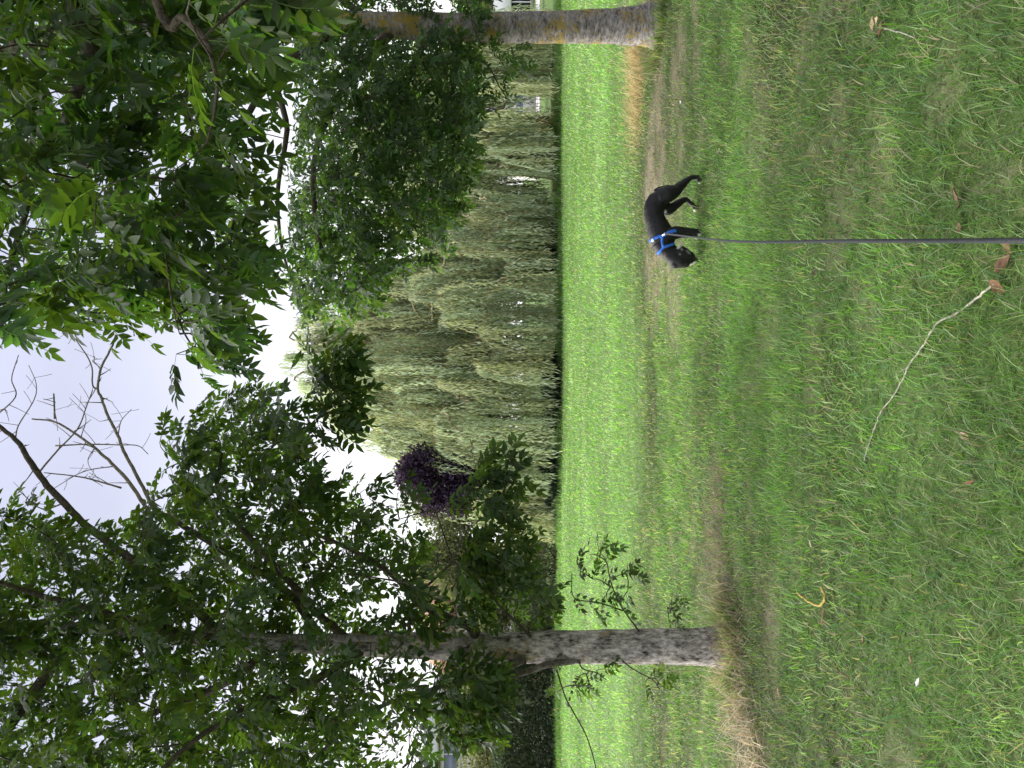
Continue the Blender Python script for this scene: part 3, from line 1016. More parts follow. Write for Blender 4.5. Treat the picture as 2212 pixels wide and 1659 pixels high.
# ------------------------------------------------------------------ weeping willows
def quads_leaf(p, d, n, L, w, col):
    """Rhombic leaf cards with a fold: p base, d direction, n side."""
    tip = p + d * L[:, None]
    mid = p + d * (L * 0.45)[:, None]
    a = mid + n * (w / 2)[:, None]; b_ = mid - n * (w / 2)[:, None]
    V = np.stack([p, a, tip, b_], 1).reshape(-1, 3)
    i = np.arange(len(p))[:, None] * 4
    return V, [np.concatenate([i, i + 1, i + 2, i + 3], 1)], np.repeat(col, 4, 0)


def unit(rs, n):
    v = rs.normal(0, 1, (n, 3))
    return v / np.linalg.norm(v, axis=1)[:, None]


def willow(loc, H, R, nf, seed, label, hand=(), strands=42):
    rs = np.random.default_rng(seed)
    root = empty('weeping_willow', loc)
    tag(root, label, 'tree')
    loc = np.array(loc)
    tt = loc + [0.1, 0, 2.6]
    trunk_obj(root, [loc + [0, 0, -0.2], loc, loc + [0.05, 0, 1.2], tt, loc + [0.3, 0.2, 4.5], loc + [0.1, 0.1, H * 0.62]], [0.62, 0.55, 0.42, 0.38, 0.25, 0.12], M['dark_wood'], seed)
    roots = [np.array(h) for h in hand]
    nh = len(roots)
    z = H - 0.3
    while z > 2.4:                                        # tiers of drooping sprays
        rz = R * (1 - max(0.0, (z - 1.6) / (H - 1.2)) ** 1.15) + 0.2
        cnt = max(3, int(2 * math.pi * rz / 1.25))
        for q in range(cnt):
            a = 2 * math.pi * (q + rs.uniform(-0.35, 0.35)) / cnt
            if math.sin(a) > 0.45 and rs.random() < 0.6:
                continue
            r = rz * rs.uniform(0.78, 1.04)
            roots.append(loc + [r * math.cos(a), r * math.sin(a), z + rs.normal(0, 0.35)])
        z -= rs.uniform(1.0, 1.35)
    for q in range(nf):                                   # sprays inside the crown
        z = rs.uniform(2.5, H * 0.85)
        rz = R * 0.62 * (1 - max(0.0, (z - 1.6) / (H - 1.2)) ** 1.15)
        a = rs.uniform(0, 6.283)
        roots.append(loc + [rz * math.cos(a), rz * math.sin(a), z])
    acc = Acc(); stems = Acc()
    nl = 0
    for k, p in enumerate(roots):
        rel = p - loc; out = np.array([rel[0], rel[1], 0]); out /= np.linalg.norm(out) + 1e-6
        zs = loc[2] + min(2.4 + 0.28 * (p[2] - 2), H * 0.6)
        s0 = np.array([tt[0], tt[1], zs])
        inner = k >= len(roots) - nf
        if k < nh or (k % 3 == 0 and not inner):
            c = catmull([s0, s0 + (p - s0) * 0.5 + [0, 0, 0.16 * np.linalg.norm(p - s0)], p - out * 0.5 + [0, 0, 0.25], p + [0, 0, 0.05], p + out * 0.6 - [0, 0, 0.35]], 5)
            c[1:-1] += rs.normal(0, 0.05, (len(c) - 2, 3))
            V, f = tube(c, np.linspace(0.085, 0.016, len(c)), 5)
            lo = obj_np('limb', to_local(root, V), f, M['willow_wood'], None, True, root)
        nb = 4 if inner else int(rs.integers(5, 9))      # bundles of strands falling together
        per = 7
        n = nb * per
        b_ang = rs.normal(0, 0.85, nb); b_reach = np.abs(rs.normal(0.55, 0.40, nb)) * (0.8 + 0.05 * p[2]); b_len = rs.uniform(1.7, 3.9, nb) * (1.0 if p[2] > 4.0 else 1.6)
        b_tone = rs.choice([2, 2, 2, 1], nb) if inner else rs.choice([0, 0, 1, 1, 2], nb); b_off = rs.uniform(-0.4, 0.3, nb)  # inner sprays mostly dark: shade inside the crown put into leaf colour
        bi = np.repeat(np.arange(nb), per)
        ang = b_ang[bi] + rs.normal(0, 0.10, n)
        dirs = np.stack([out[0] * np.cos(ang) - out[1] * np.sin(ang), out[0] * np.sin(ang) + out[1] * np.cos(ang), np.zeros(n)], -1)
        reach = b_reach[bi] * rs.uniform(0.8, 1.2, n)
        start = p + dirs * b_off[bi][:, None] + rs.normal(0, 0.07, (n, 3))
        Ls = b_len[bi] * rs.uniform(0.6, 1.15, n)
        Ls = np.minimum(Ls, start[:, 2] - loc[2] - rs.uniform(0.04, 0.45, n) * (1 if rs.random() < 0.7 else 2.5))
        Ls = np.maximum(Ls, 0.5)
        S = 11
        t = np.linspace(0, 1, S)[None, :, None]
        lt = t * Ls[:, None, None]
        path = start[:, None] + dirs[:, None] * (reach[:, None, None] * (1 - np.exp(-lt * 1.6)))
        path = path + np.array([0, 0, 1.0]) * (0.35 * reach[:, None, None] * np.exp(-lt * 1.6) * (lt * 3) - np.maximum(lt - 0.12, 0))
        sway = (rs.normal(0, 0.06, (nb, 1, 3))[bi] + rs.normal(0, 0.025, (n, 1, 3))) * t * [1, 1, 0] * 2 + np.cumsum(rs.normal(0, 0.012, (n, S, 3)), 1) * [1, 1, 0.2]
        path = path + sway + np.array([-0.05, 0, 0]) * t ** 2 * 2
        pal = np.array([[0.56, 0.59, 0.37], [0.48, 0.56, 0.40], [0.17, 0.21, 0.12]])  # last tone darkened to paint shaded hollows between the drapes
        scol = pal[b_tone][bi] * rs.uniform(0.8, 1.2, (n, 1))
        m_ = 3
        for s_ in range(S - 1):
            a = path[:, s_]; b_ = path[:, s_ + 1]
            for q in range(m_):
                u = (q + rs.random(n)) / m_
                pos = a + (b_ - a) * u[:, None]
                keep = rs.random(n) < np.clip(Ls / 2.8, 0.35, 1.0)
                if s_ == 0:
                    keep &= rs.random(n) < 0.5
                pos = pos[keep]; kk = len(pos)
                if not kk:
                    continue
                d = np.array([0, 0, -1.0]) + rs.normal(0, 0.27, (kk, 3)); d /= np.linalg.norm(d, axis=1)[:, None]
                sd_ = np.cross(d, unit(rs, kk)); sd_ /= np.linalg.norm(sd_, axis=1)[:, None] + 1e-9
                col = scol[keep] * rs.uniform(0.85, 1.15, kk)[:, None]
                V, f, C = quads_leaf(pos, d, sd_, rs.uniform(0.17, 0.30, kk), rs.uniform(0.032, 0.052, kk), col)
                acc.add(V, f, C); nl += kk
        # stem ribbons
        sel = rs.random(n) < 0.3
        pp = path[sel]; ns = len(pp)
        if ns:
            w = 0.009
            Lq = pp - [w, 0, 0]; Rq = pp + [w, 0, 0]
            V = np.stack([Lq, Rq], 2).reshape(-1, 3)
            i = (np.arange(ns)[:, None] * (2 * S) + np.arange(S - 1)[None] * 2)[..., None]
            f = np.concatenate([i, i + 1, i + 3, i + 2], -1).reshape(-1, 4)
            acc.add(V, [f], np.array([0.26, 0.21, 0.09]) * rs.uniform(0.7, 1.1))
    o = acc.obj('crown', M['willow'], root)
    o['kind'] = 'stuff'
    print('willow leaves', nl)


hand1 = [P(1114, 965, 28.6), P(969, 1040, 28.2), P(1019, 905, 29.2), P(894, 805, 30.5), P(800, 1000, 28.6), P(690, 1035, 29.2), P(760, 900, 30.0), P(1040, 770, 31.0), P(860, 920, 29.0), P(1150, 1060, 28.4), P(700, 1100, 28.8), P(600, 1090, 29.6), P(560, 1120, 29.6), P(920, 680, 32.0), P(830, 650, 32.5), P(860, 1060, 28.0), P(1060, 1090, 28.0), P(640, 1000, 30.0), P(600, 1040, 30.0), P(560, 1070, 30.0), P(660, 950, 30.6), P(540, 1130, 29.4), P(620, 1100, 28.8), P(700, 900, 31.0), P(690, 985, 29.6)]
willow((0.9, 33.4, 0.0), 11.6, 7.2, 60, 61, 'tall weeping willow in the middle of the field edge, highest of the two', hand1)
hand2 = [P(1300, 1080, 29.4), P(1230, 1050, 29.0), P(1400, 1090, 29.8), P(1470, 1110, 30.4), P(1250, 960, 30.0), P(1350, 980, 30.5), P(1190, 1090, 29.0)]
willow((10.0, 34.0, 0.0), 9.8, 6.4, 45, 62, 'lower weeping willow behind the lichen-spotted trunk, mossy log at its foot', hand2, 38)


# ------------------------------------------------------------------ hedges, shrubs, trees behind
def shrub(name, label, cat, loc, rad, n, leaf, cols, seed, trunk=0.0, boxy=False, up_bias=0.2, parts=True, group=None, wood='dark_wood', lumps=14, shell=0.55, mat='shrub'):
    """Leaf mass in lumps round (loc) with semi-axes rad; loc z is the bottom of the foliage, on a trunk of that height."""
    rs = np.random.default_rng(seed)
    base = np.array([loc[0], loc[1], 0.0])
    root = empty(name, base)
    tag(root, label, cat, group)
    rad = np.array(rad); c0 = np.array([loc[0], loc[1], loc[2] + rad[2]])
    if boxy:
        p = rs.uniform(-1, 1, (n, 3))
        ax = rs.integers(0, 3, n); s = np.where(rs.random(n) < 0.5, -1, 1)
        surf = rs.random(n) < 0.8
        for a in range(3):
            mk = surf & (ax == a)
            p[mk, a] = s[mk] * (1 - 0.12 * rs.random(mk.sum()))
        bump = (fbm(p[:, 0] * rad[0] * 1.2 + 7, p[:, 2] * rad[2] * 1.2 + p[:, 1] * 3, seed % 8, 3) - 0.5)
        pos = c0 + p * rad * (1 + 0.22 * bump[:, None])
        pos[:, 2] += (fbm(pos[:, 0] * 1.3, pos[:, 1] * 0.9, 2, 3) - 0.5) * 0.8 * (p[:, 2] > 0)
    else:
        lc = unit(rs, lumps) * rs.uniform(0.35, 0.8, (lumps, 1))
        k = rs.integers(0, lumps, n)
        r = (shell + (1 - shell) * rs.random(n)) * rs.uniform(0.85, 1.05, n)
        lr = rs.uniform(0.30, 0.5, lumps)
        pos = c0 + (lc[k] + unit(rs, n) * (r * lr[k])[:, None]) * rad
    pos[:, 2] = np.maximum(pos[:, 2], 0.03)
    d = unit(rs, n) + (pos - c0) / rad * 0.5 + [0, 0, up_bias]; d /= np.linalg.norm(d, axis=1)[:, None]
    sd_ = np.cross(d, unit(rs, n)); sd_ /= np.linalg.norm(sd_, axis=1)[:, None] + 1e-9
    cols = np.array(cols); cc = cols[rs.integers(0, len(cols), n)] * rs.uniform(0.65, 1.35, n)[:, None]
    V, f, C = quads_leaf(pos, d, sd_, leaf * rs.uniform(0.7, 1.3, n), leaf * rs.uniform(0.4, 0.65, n), cc)
    o = obj_np('crown' if trunk else 'foliage', to_local(root, V), f, M[mat], C, False, root)
    o['kind'] = 'stuff'
    if trunk:
        trunk_obj(root, [base - [0, 0, 0.1], base, base + [0.05, 0, loc[2] * 0.6], c0 + [0, 0, -0.2 * rad[2]], c0 + [0, 0, rad[2] * 0.6]], [trunk * 1.3, trunk, trunk * 0.8, trunk * 0.5, trunk * 0.15], M[wood], seed, 10)
        for q in range(6):
            e = c0 + unit(rs, 1)[0] * rad * 0.75
            s0 = base + [0, 0, loc[2] + rad[2] * 0.25 * rs.random()]
            Vt, ft = tube(catmull([s0, (s0 + e) / 2 + [0, 0, 0.2], e], 4), np.linspace(trunk * 0.4, 0.02, 9), 5)
            obj_np('limb', to_local(root, Vt), ft, M[wood], None, True, root)
    else:
        A_ = Acc()
        for q in range(9):
            s0 = base + [rs.uniform(-0.8, 0.8) * rad[0], rs.uniform(-0.6, 0.6) * rad[1], -0.05]
            e = c0 + rs.uniform(-0.75, 0.75, 3) * rad
            Vt, ft = tube(catmull([s0, (s0 + e) / 2, e], 4), np.linspace(0.035, 0.01, 9), 5)
            A_.add(Vt, ft)
        A_.obj('stems', M[wood], root, True)
    return root


GR = {'dark': [(0.030, 0.050, 0.026), (0.045, 0.070, 0.035), (0.022, 0.036, 0.020)], 'grey': [(0.085, 0.105, 0.062), (0.11, 0.125, 0.08), (0.06, 0.075, 0.04)],
      'pale': [(0.17, 0.19, 0.10), (0.20, 0.20, 0.11), (0.13, 0.16, 0.07)], 'cream': [(0.36, 0.34, 0.20), (0.28, 0.29, 0.15), (0.40, 0.38, 0.25)],
      'purple': [(0.050, 0.028, 0.068), (0.090, 0.058, 0.120), (0.022, 0.012, 0.028)], 'mid': [(0.07, 0.11, 0.035), (0.09, 0.13, 0.045), (0.05, 0.08, 0.03)],
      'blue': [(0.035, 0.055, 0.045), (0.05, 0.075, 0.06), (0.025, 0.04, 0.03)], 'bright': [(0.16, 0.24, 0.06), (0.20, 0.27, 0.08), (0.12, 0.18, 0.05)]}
shrub('conifer_hedge', 'dark clipped conifer hedge at the far left of the field edge', 'hedge', (-14.6, 31.6, 0), (3.6, 0.8, 1.25), 22000, 0.19, [(0.060, 0.082, 0.048), (0.085, 0.11, 0.07), (0.040, 0.058, 0.034)], 71, boxy=True)
shrub('laurel_hedge', 'grey-green rounded hedge between the dark conifer hedge and the willow', 'hedge', (-7.6, 31.2, 0), (2.5, 0.8, 0.95), 12000, 0.13, GR['grey'], 72, boxy=True)
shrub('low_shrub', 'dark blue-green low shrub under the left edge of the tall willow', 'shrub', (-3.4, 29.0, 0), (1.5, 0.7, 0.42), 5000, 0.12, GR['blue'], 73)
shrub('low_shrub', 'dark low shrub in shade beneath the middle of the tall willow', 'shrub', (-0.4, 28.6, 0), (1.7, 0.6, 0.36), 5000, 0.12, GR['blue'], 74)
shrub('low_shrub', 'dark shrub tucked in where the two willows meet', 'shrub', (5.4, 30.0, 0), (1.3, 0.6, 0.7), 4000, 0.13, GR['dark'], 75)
shrub('purple_tree', 'purple-leaved tree standing left of the tall willow', 'tree', (-3.7, 29.6, 2.9), (1.75, 1.3, 1.75), 13000, 0.17, GR['purple'], 76, trunk=0.10, lumps=9, shell=0.3)
shrub('pale_tree', 'pale green tree directly behind the purple-leaved tree', 'tree', (-5.6, 45.0, 2.0), (3.6, 2.8, 3.4), 12000, 0.24, GR['pale'], 77, trunk=0.2, lumps=22)
shrub('pale_tree', 'pale green tree between the purple-leaved tree and the brick house', 'tree', (-10.2, 44.0, 1.6), (2.4, 2.2, 3.3), 10000, 0.22, GR['pale'], 78, trunk=0.2, lumps=20)
shrub('pale_shrub', 'tall pale green shrub in front of the red brick house', 'shrub', (-12.0, 37.5, 0.2), (2.3, 1.4, 2.1), 9000, 0.16, GR['pale'] + GR['grey'], 86)
shrub('cream_shrub', 'cream-flecked tall shrub behind the dark conifer hedge', 'shrub', (-17.6, 37.0, 0.3), (4.6, 1.4, 2.35), 15000, 0.18, GR['cream'] + GR['pale'], 79)
shrub('bright_shrub', 'bright green low shrub beside the lichen-spotted trunk, beyond the field', 'shrub', (15.2, 36.0, 0), (1.9, 1.0, 0.75), 6000, 0.13, GR['bright'], 80)
shrub('background_tree', 'tree added right behind the tall willow to block bright sky gaps', 'tree', (1.5, 42.0, 1.0), (6.5, 2.5, 3.6), 9000, 0.34, GR['mid'], 87, trunk=0.25, lumps=26)  # put in so bright sky does not show through the willow
shrub('background_tree', 'mid green tree behind the lower willow', 'tree', (13.0, 46.0, 2.0), (3.5, 3.0, 3.2), 9000, 0.28, GR['mid'], 81, trunk=0.22, lumps=20)
shrub('background_tree', 'pale round tree in front of the rendered bungalow', 'tree', (22.5, 52.0, 1.0), (3.2, 2.5, 2.1), 8000, 0.26, GR['pale'], 82, trunk=0.2, lumps=20)
shrub('background_tree', 'dark tree behind the white fascia building', 'tree', (48.0, 100.0, 2.5), (6.0, 4.0, 4.0), 7000, 0.5, GR['dark'], 83, trunk=0.3, lumps=20)
shrub('background_tree', 'dark tree behind the flat-roofed house', 'tree', (-34.0, 60.0, 2.5), (5.0, 4.0, 3.4), 6000, 0.45, GR['mid'], 84, trunk=0.3, lumps=20)

# red-flowered plant and mossy log under the lower willow
rp_ = P(1390, 1197, 28.9)
root = empty('flowering_plant', (rp_.x, rp_.y, 0)); tag(root, 'small red-flowered plant on the mossy log under the lower willow', 'plant')
rs = np.random.default_rng(91)
A_ = Acc()
for k in range(9):
    s0 = np.array([rp_.x, rp_.y, 0.0]) + rs.normal(0, 0.06, 3) * [1, 1, 0]
    e = s0 + [rs.normal(0, 0.16), rs.normal(0, 0.16), rs.uniform(0.45, 0.8)]
    Vt, ft = tube(catmull([s0, (s0 + e) / 2 + [0, 0, 0.05], e], 3), np.linspace(0.010, 0.005, 7), 4)
    A_.add(Vt, ft)
A_.obj('stems', simple_mat('plant_stem', (0.08, 0.12, 0.03)), root)
n = 160
pos = np.array([rp_.x, rp_.y, 0.62]) + rs.normal(0, 1, (n, 3)) * [0.20, 0.15, 0.12]
V, f, C = quads_leaf(pos, unit(rs, n), unit(rs, n), np.full(n, 0.10), np.full(n, 0.06), np.array([0.30, 0.09, 0.05]) * rs.uniform(0.6, 1.2, n)[:, None])
tag(obj_np('flowers', to_local(root, V), f, M['shrub'], C, False, root), kind='stuff')
n = 140
pos = np.array([rp_.x, rp_.y, 0.3]) + rs.normal(0, 1, (n, 3)) * [0.22, 0.16, 0.14]
V, f, C = quads_leaf(pos, unit(rs, n), unit(rs, n), np.full(n, 0.14), np.full(n, 0.06), np.array([0.12, 0.18, 0.05]) * rs.uniform(0.6, 1.2, n)[:, None])
tag(obj_np('foliage', to_local(root, V), f, M['shrub'], C, False, root), kind='stuff')
c = catmull([(rp_.x - 2.4, 29.3, 0.14), (rp_.x - 1.0, 29.2, 0.17), (rp_.x + 0.6, 29.3, 0.16), (rp_.x + 1.8, 29.5, 0.14)], 8)
V, f = tube(c, np.linspace(0.15, 0.19, len(c)), 12, 0.2, rs)
log = obj_np('fallen_log', V, f, bark_mat('mossy_bark', (0.05, 0.045, 0.03), (0.14, 0.12, 0.08), (0.09, 0.12, 0.03), (1, 1, 1), 0.45, (0.07, 0.10, 0.025)), None, True)
tag(log, 'mossy fallen log lying in the shade under the lower willow', 'log')


# ------------------------------------------------------------------ buildings
def part_box(root, name, c, s, mat, parent=None):
    V, f = box_data(*c, *s)
    par = parent or root
    base = np.array(root.location)
    o = obj_np(name, V - base, f, mat, None, False, par)
    bv = o.modifiers.new('edge', 'BEVEL'); bv.width = min(0.02, min(s) * 0.2); bv.segments = 1
    return o


def window(root, cx, yf, cz, w, h, fm, gm, lights=2, fr=0.08, name='window'):
    fo = None
    for i, (c, s) in enumerate((((cx, yf, cz + h / 2 - fr / 2), (w, 0.12, fr)), ((cx, yf, cz - h / 2 + fr / 2), (w, 0.12, fr)),
                                ((cx - w / 2 + fr / 2, yf, cz), (fr, 0.118, h - 2 * fr)), ((cx + w / 2 - fr / 2, yf, cz), (fr, 0.118, h - 2 * fr)))):
        if i == 0:
            V, f = box_data(*c, *s); A_ = Acc(); A_.add(V, f)
        else:
            V, f = box_data(*c, *s); A_.add(V, f)
    for k in range(1, lights):
        V, f = box_data(cx - w / 2 + w * k / lights, yf, cz, fr * 0.7, 0.11, h - 2 * fr); A_.add(V, f)
    fo = A_.obj(name, fm, root)
    for k in range(lights):
        ww = w / lights
        V, f = box_data(cx - w / 2 + ww * (k + 0.5), yf + 0.02, cz, ww - fr * 0.72, 0.02, h - 2 * fr - 0.01)
        obj_np('pane', to_local(root, V), f, gm, None, False, fo)
    return fo


mw = simple_mat('white_paint', (0.74, 0.74, 0.76), 0.5, 0.3, 0.05, 3.0)
mrender = simple_mat('pale_render', (0.62, 0.60, 0.55), 0.9, 0.1, 0.08, 2.0)
mglass = simple_mat('window_glass', (0.05, 0.06, 0.075), 0.06, 0.6, 0.2, 1.0)
mblue = simple_mat('blue_grey_glass', (0.22, 0.25, 0.36), 0.15, 0.5, 0.15, 1.0)
mroofg = simple_mat('grey_roof', (0.30, 0.30, 0.33), 0.8, 0.2, 0.15, 4.0)
mdark = simple_mat('dark_glazing', (0.010, 0.011, 0.013), 0.1, 0.4, 0.3, 1.0)
# brick and tile
b = MB('brickwork')
t = b.n('ShaderNodeTexCoord')
br = b.n('ShaderNodeTexBrick')
br.inputs['Color1'].default_value = (0.30, 0.17, 0.11, 1); br.inputs['Color2'].default_value = (0.36, 0.22, 0.15, 1); br.inputs['Mortar'].default_value = (0.40, 0.36, 0.31, 1)
br.inputs['Scale'].default_value = 4.5
b.l(t.outputs['Object'], br.inputs['Vector'])
mbrick = b.end(b.bsdf(br.outputs['Color'], 0.9, 0.1))
mtile = simple_mat('terracotta_tiles', (0.30, 0.17, 0.11), 0.85, 0.15, 0.35, 9.0, 0.4)

# flat-roofed house behind the conifer hedge, far left
hx0, hx1, hy = -34.0, -18.7, 42.0
root = empty('flat_roofed_house', ((hx0 + hx1) / 2, hy + 4, 0)); tag(root, 'pale house with white fascia and blue-grey upper windows behind the dark conifer hedge', 'house')
w_, cxh = hx1 - hx0, (hx0 + hx1) / 2
part_box(root, 'wall', (cxh, hy + 4, 2.95), (w_, 8, 5.9), mrender)
part_box(root, 'fascia', (cxh, hy + 3.9, 6.28), (w_ + 1.0, 9.0, 0.62), mw)
part_box(root, 'roof', (cxh, hy + 4, 6.68), (w_ + 0.6, 8.6, 0.16), mroofg)
for k in range(6):
    window(root, hx1 - 1.5 - 2.5 * k, hy - 0.03, 5.3, 2.2, 0.95, mw, mblue, 2)
for k in range(4):
    window(root, hx1 - 2.2 - 3.6 * k, hy - 0.03, 1.7, 1.8, 1.3, mw, mglass, 2)

# brick house with terracotta roof
root = empty('brick_house', (-14.2, 50, 0)); tag(root, 'red brick house with terracotta roof glimpsed through leaves of the slim ash', 'house')
part_box(root, 'wall', (-14.2, 50, 2.75), (6.4, 7.0, 5.5), mbrick)
x0, x1, y0, y1, z0, z1 = -17.8, -10.6, 46.1, 53.9, 5.45, 7.9
V = np.array([[x0, y0, z0], [x1, y0, z0], [x1, y1, z0], [x0, y1, z0], [x0, 50, z1], [x1, 50, z1]])
rf = obj_np('roof', to_local(root, V), [np.array([[0, 1, 5, 4], [2, 3, 4, 5], [3, 2, 1, 0]]), np.array([[1, 2, 5], [3, 0, 4]])], mtile, None, False, root)
Vc, fc = box_data(-12.4, 50.6, 8.2, 0.7, 0.7, 1.4)
obj_np('chimney', to_local(root, Vc), fc, mbrick, None, False, rf)
for k in (-16.0, -14.2, -12.4):
    window(root, k, 46.47, 4.2, 1.2, 1.2, mw, mglass, 2)
    window(root, k, 46.47, 1.5, 1.2, 1.3, mw, mglass, 2)

# rendered bungalow seen through the right-hand ash
root = empty('bungalow', (26.0, 72, 0)); tag(root, 'pale rendered bungalow with long white window seen behind the lower willow', 'house')
part_box(root, 'wall', (26.0, 74.5, 1.6), (10.4, 8, 3.2), mrender)
x0, x1, y0, y1, z0, z1 = 20.2, 31.8, 69.9, 79.1, 3.15, 5.2
V = np.array([[x0, y0, z0], [x1, y0, z0], [x1, y1, z0], [x0, y1, z0], [x0 + 2, 74.5, z1], [x1 - 2, 74.5, z1]])
obj_np('roof', to_local(root, V), [np.array([[0, 1, 5, 4], [2, 3, 4, 5], [3, 2, 1, 0]]), np.array([[1, 2, 5], [3, 0, 4]])], mroofg, None, False, root)
for k in (22.6, 26.0, 29.4):
    window(root, k, 70.47, 1.9, 2.8, 1.4, mw, mblue, 4)

# white fascia building and road at the far right
root = empty('shop_building', (47.0, 84, 0)); tag(root, 'low building with tall white fascia over a dark glazed front at the far right', 'building')
part_box(root, 'wall', (47.0, 88.2, 2.2), (16, 8, 4.4), mrender)
part_box(root, 'fascia', (47.0, 83.9, 3.55), (16.4, 0.5, 2.0), mw)
part_box(root, 'cornice', (47.0, 83.85, 4.62), (16.6, 0.7, 0.14), simple_mat('grey_trim', (0.10, 0.10, 0.11)))
for k in range(6):
    part_box(root, 'pane', (40.4 + 2.65 * k, 84.1, 1.48), (2.5, 0.06, 2.0), mdark)
for k in range(7):
    part_box(root, 'post', (39.06 + 2.65 * k, 84.0, 1.45), (0.12, 0.14, 2.1), mw)
part_box(root, 'plinth', (47.0, 84.0, 0.22), (16.2, 0.3, 0.44), simple_mat('plinth_stone', (0.22, 0.24, 0.16)))
masph = simple_mat('pale_asphalt', (0.33, 0.33, 0.40), 0.9, 0.2, 0.1, 1.5)
V, f = box_data(60, 64.0, 0.0, 84, 10, 0.03)
tag(obj_np('road', V, f, masph), kind='structure')
for yk, nm in ((58.85, 'kerb'), (69.15, 'kerb')):
    V, f = box_data(60, yk, 0.03, 84, 0.28, 0.20)
    tag(obj_np(nm, V, f, simple_mat('kerb_stone', (0.50, 0.46, 0.42))), kind='structure')


# ------------------------------------------------------------------ dog
K = 7.0e-4
DX, DY = 1.436, 6.46                       # where the picture column used as origin stands


def dp_(yz, xz, lat):
    """Side-view sketch position -> world. lat > 0 is the far side."""
    return np.array([DX - (yz - 700) * K, DY + lat, (952 - xz) * K + 0.006])


def loft(cs, sides=20):
    """cs: list of (centre, half height vec, half width vec)"""
    a = np.arange(sides) / sides * 2 * np.pi
    R = np.array([c + np.cos(a)[:, None] * np.array(h)[None] + np.sin(a)[:, None] * np.array(w)[None] for c, h, w in cs])
    n = len(cs)
    V = R.reshape(-1, 3)
    i = np.arange(n - 1)[:, None] * sides; j = np.arange(sides)[None]; j2 = (j + 1) % sides
    q = np.stack([i + j, i + j2, i + sides + j2, i + sides + j], -1).reshape(-1, 4)
    V = np.vstack([V, cs[0][0], cs[-1][0]])
    k = n * sides; jj = np.arange(sides); bb = (n - 1) * sides
    return V, [q, np.stack([np.full(sides, k), (jj + 1) % sides, jj], -1), np.stack([np.full(sides, k + 1), bb + jj, bb + (jj + 1) % sides], -1)]


body = Acc()
sec = [(418, 520, 600, 0.028), (440, 432, 640, 0.052), (490, 350, 640, 0.074), (560, 312, 600, 0.080), (640, 292, 545, 0.077), (720, 293, 528, 0.074), (800, 303, 572, 0.083), (880, 325, 622, 0.094), (960, 342, 650, 0.098), (1030, 362, 668, 0.092), (1085, 395, 640, 0.078), (1115, 450, 590, 0.05)]
body.add(*loft([(dp_(y, (a + c_) / 2, 0), np.array([0, 0, (c_ - a) / 2 * K]), np.array([0, w, 0])) for y, a, c_, w in sec]))


def limb_dog(pts, lat):
    c = catmull([dp_(y, x, lat + dl) for y, x, r, dl in pts], 6)
    r = np.interp(np.linspace(0, len(pts) - 1, len(c)), np.arange(len(pts)), [p[2] for p in pts])
    body.add(*tube(c, r, 14))


# hind leg nearest the camera, stretched back
limb_dog([(520, 470, 0.070, 0.02), (500, 560, 0.072, 0), (465, 640, 0.056, 0), (400, 715, 0.040, 0), (335, 790, 0.027, 0), (305, 840, 0.0215, 0), (297, 890, 0.018, 0), (308, 928, 0.020, 0), (345, 938, 0.0205, 0), (375, 942, 0.015, 0)], -0.055)
# far hind leg, stepping under the belly
limb_dog([(560, 470, 0.060, -0.02), (620, 560, 0.056, 0), (640, 605, 0.048, 0), (590, 690, 0.037, 0), (535, 770, 0.027, 0), (522, 805, 0.0215, 0), (560, 862, 0.018, 0), (596, 905, 0.0195, 0), (640, 925, 0.0205, 0), (672, 932, 0.015, 0)], 0.062)
# forelegs
limb_dog([(1000, 520, 0.060, 0.02), (965, 600, 0.050, 0), (935, 660, 0.040, 0), (932, 740, 0.031, 0), (938, 830, 0.026, 0), (940, 890, 0.0215, 0), (948, 928, 0.021, 0), (972, 940, 0.0205, 0), (992, 944, 0.014, 0)], -0.058)
limb_dog([(1010, 540, 0.055, -0.02), (965, 640, 0.042, 0), (950, 740, 0.029, 0), (950, 830, 0.024, 0), (954, 890, 0.020, 0), (962, 930, 0.0205, 0), (985, 942, 0.019, 0), (1000, 944, 0.014, 0)], 0.06)
# neck, skull, muzzle
NK = [(1040, 490, 0.092, 0.082), (1110, 540, 0.082, 0.074), (1180, 600, 0.072, 0.064), (1235, 665, 0.076, 0.062), (1262, 720, 0.074, 0.062), (1276, 770, 0.064, 0.054), (1278, 815, 0.052, 0.043), (1276, 865, 0.038, 0.034), (1276, 905, 0.027, 0.029), (1272, 928, 0.017, 0.020)]
HT = -0.012
cen = [dp_(y, x, HT * min(1, max(0, (y - 1040) / 200))) for y, x, h, w in NK]
cs = []
for i, (y, x, h, w) in enumerate(NK):
    tdir = cen[min(i + 1, len(NK) - 1)] - cen[max(i - 1, 0)]
    tdir /= np.linalg.norm(tdir)
    hv = np.cross(tdir, [0, 1.0, 0]); hv /= np.linalg.norm(hv)
    cs.append((cen[i], hv * h, np.array([0, w, 0])))
body.add(*loft(cs))
# brow and cheeks
for (y, x, lat, r) in ((1325, 770, -0.02, 0.030), (1325, 770, 0.0, 0.030), (1255, 770, -0.035, 0.035), (1310, 660, -0.01, 0.045)):
    c = dp_(y, x, lat)
    body.add(*tube(np.array([c - [0, 0, r], c - [0, 0, r * .8], c - [0, 0, r * .3], c + [0, 0, r * .3], c + [0, 0, r * .8], c + [0, 0, r]]), [0.002, r * 0.6, r * 0.95, r * 0.95, r * 0.6, 0.002], 12))
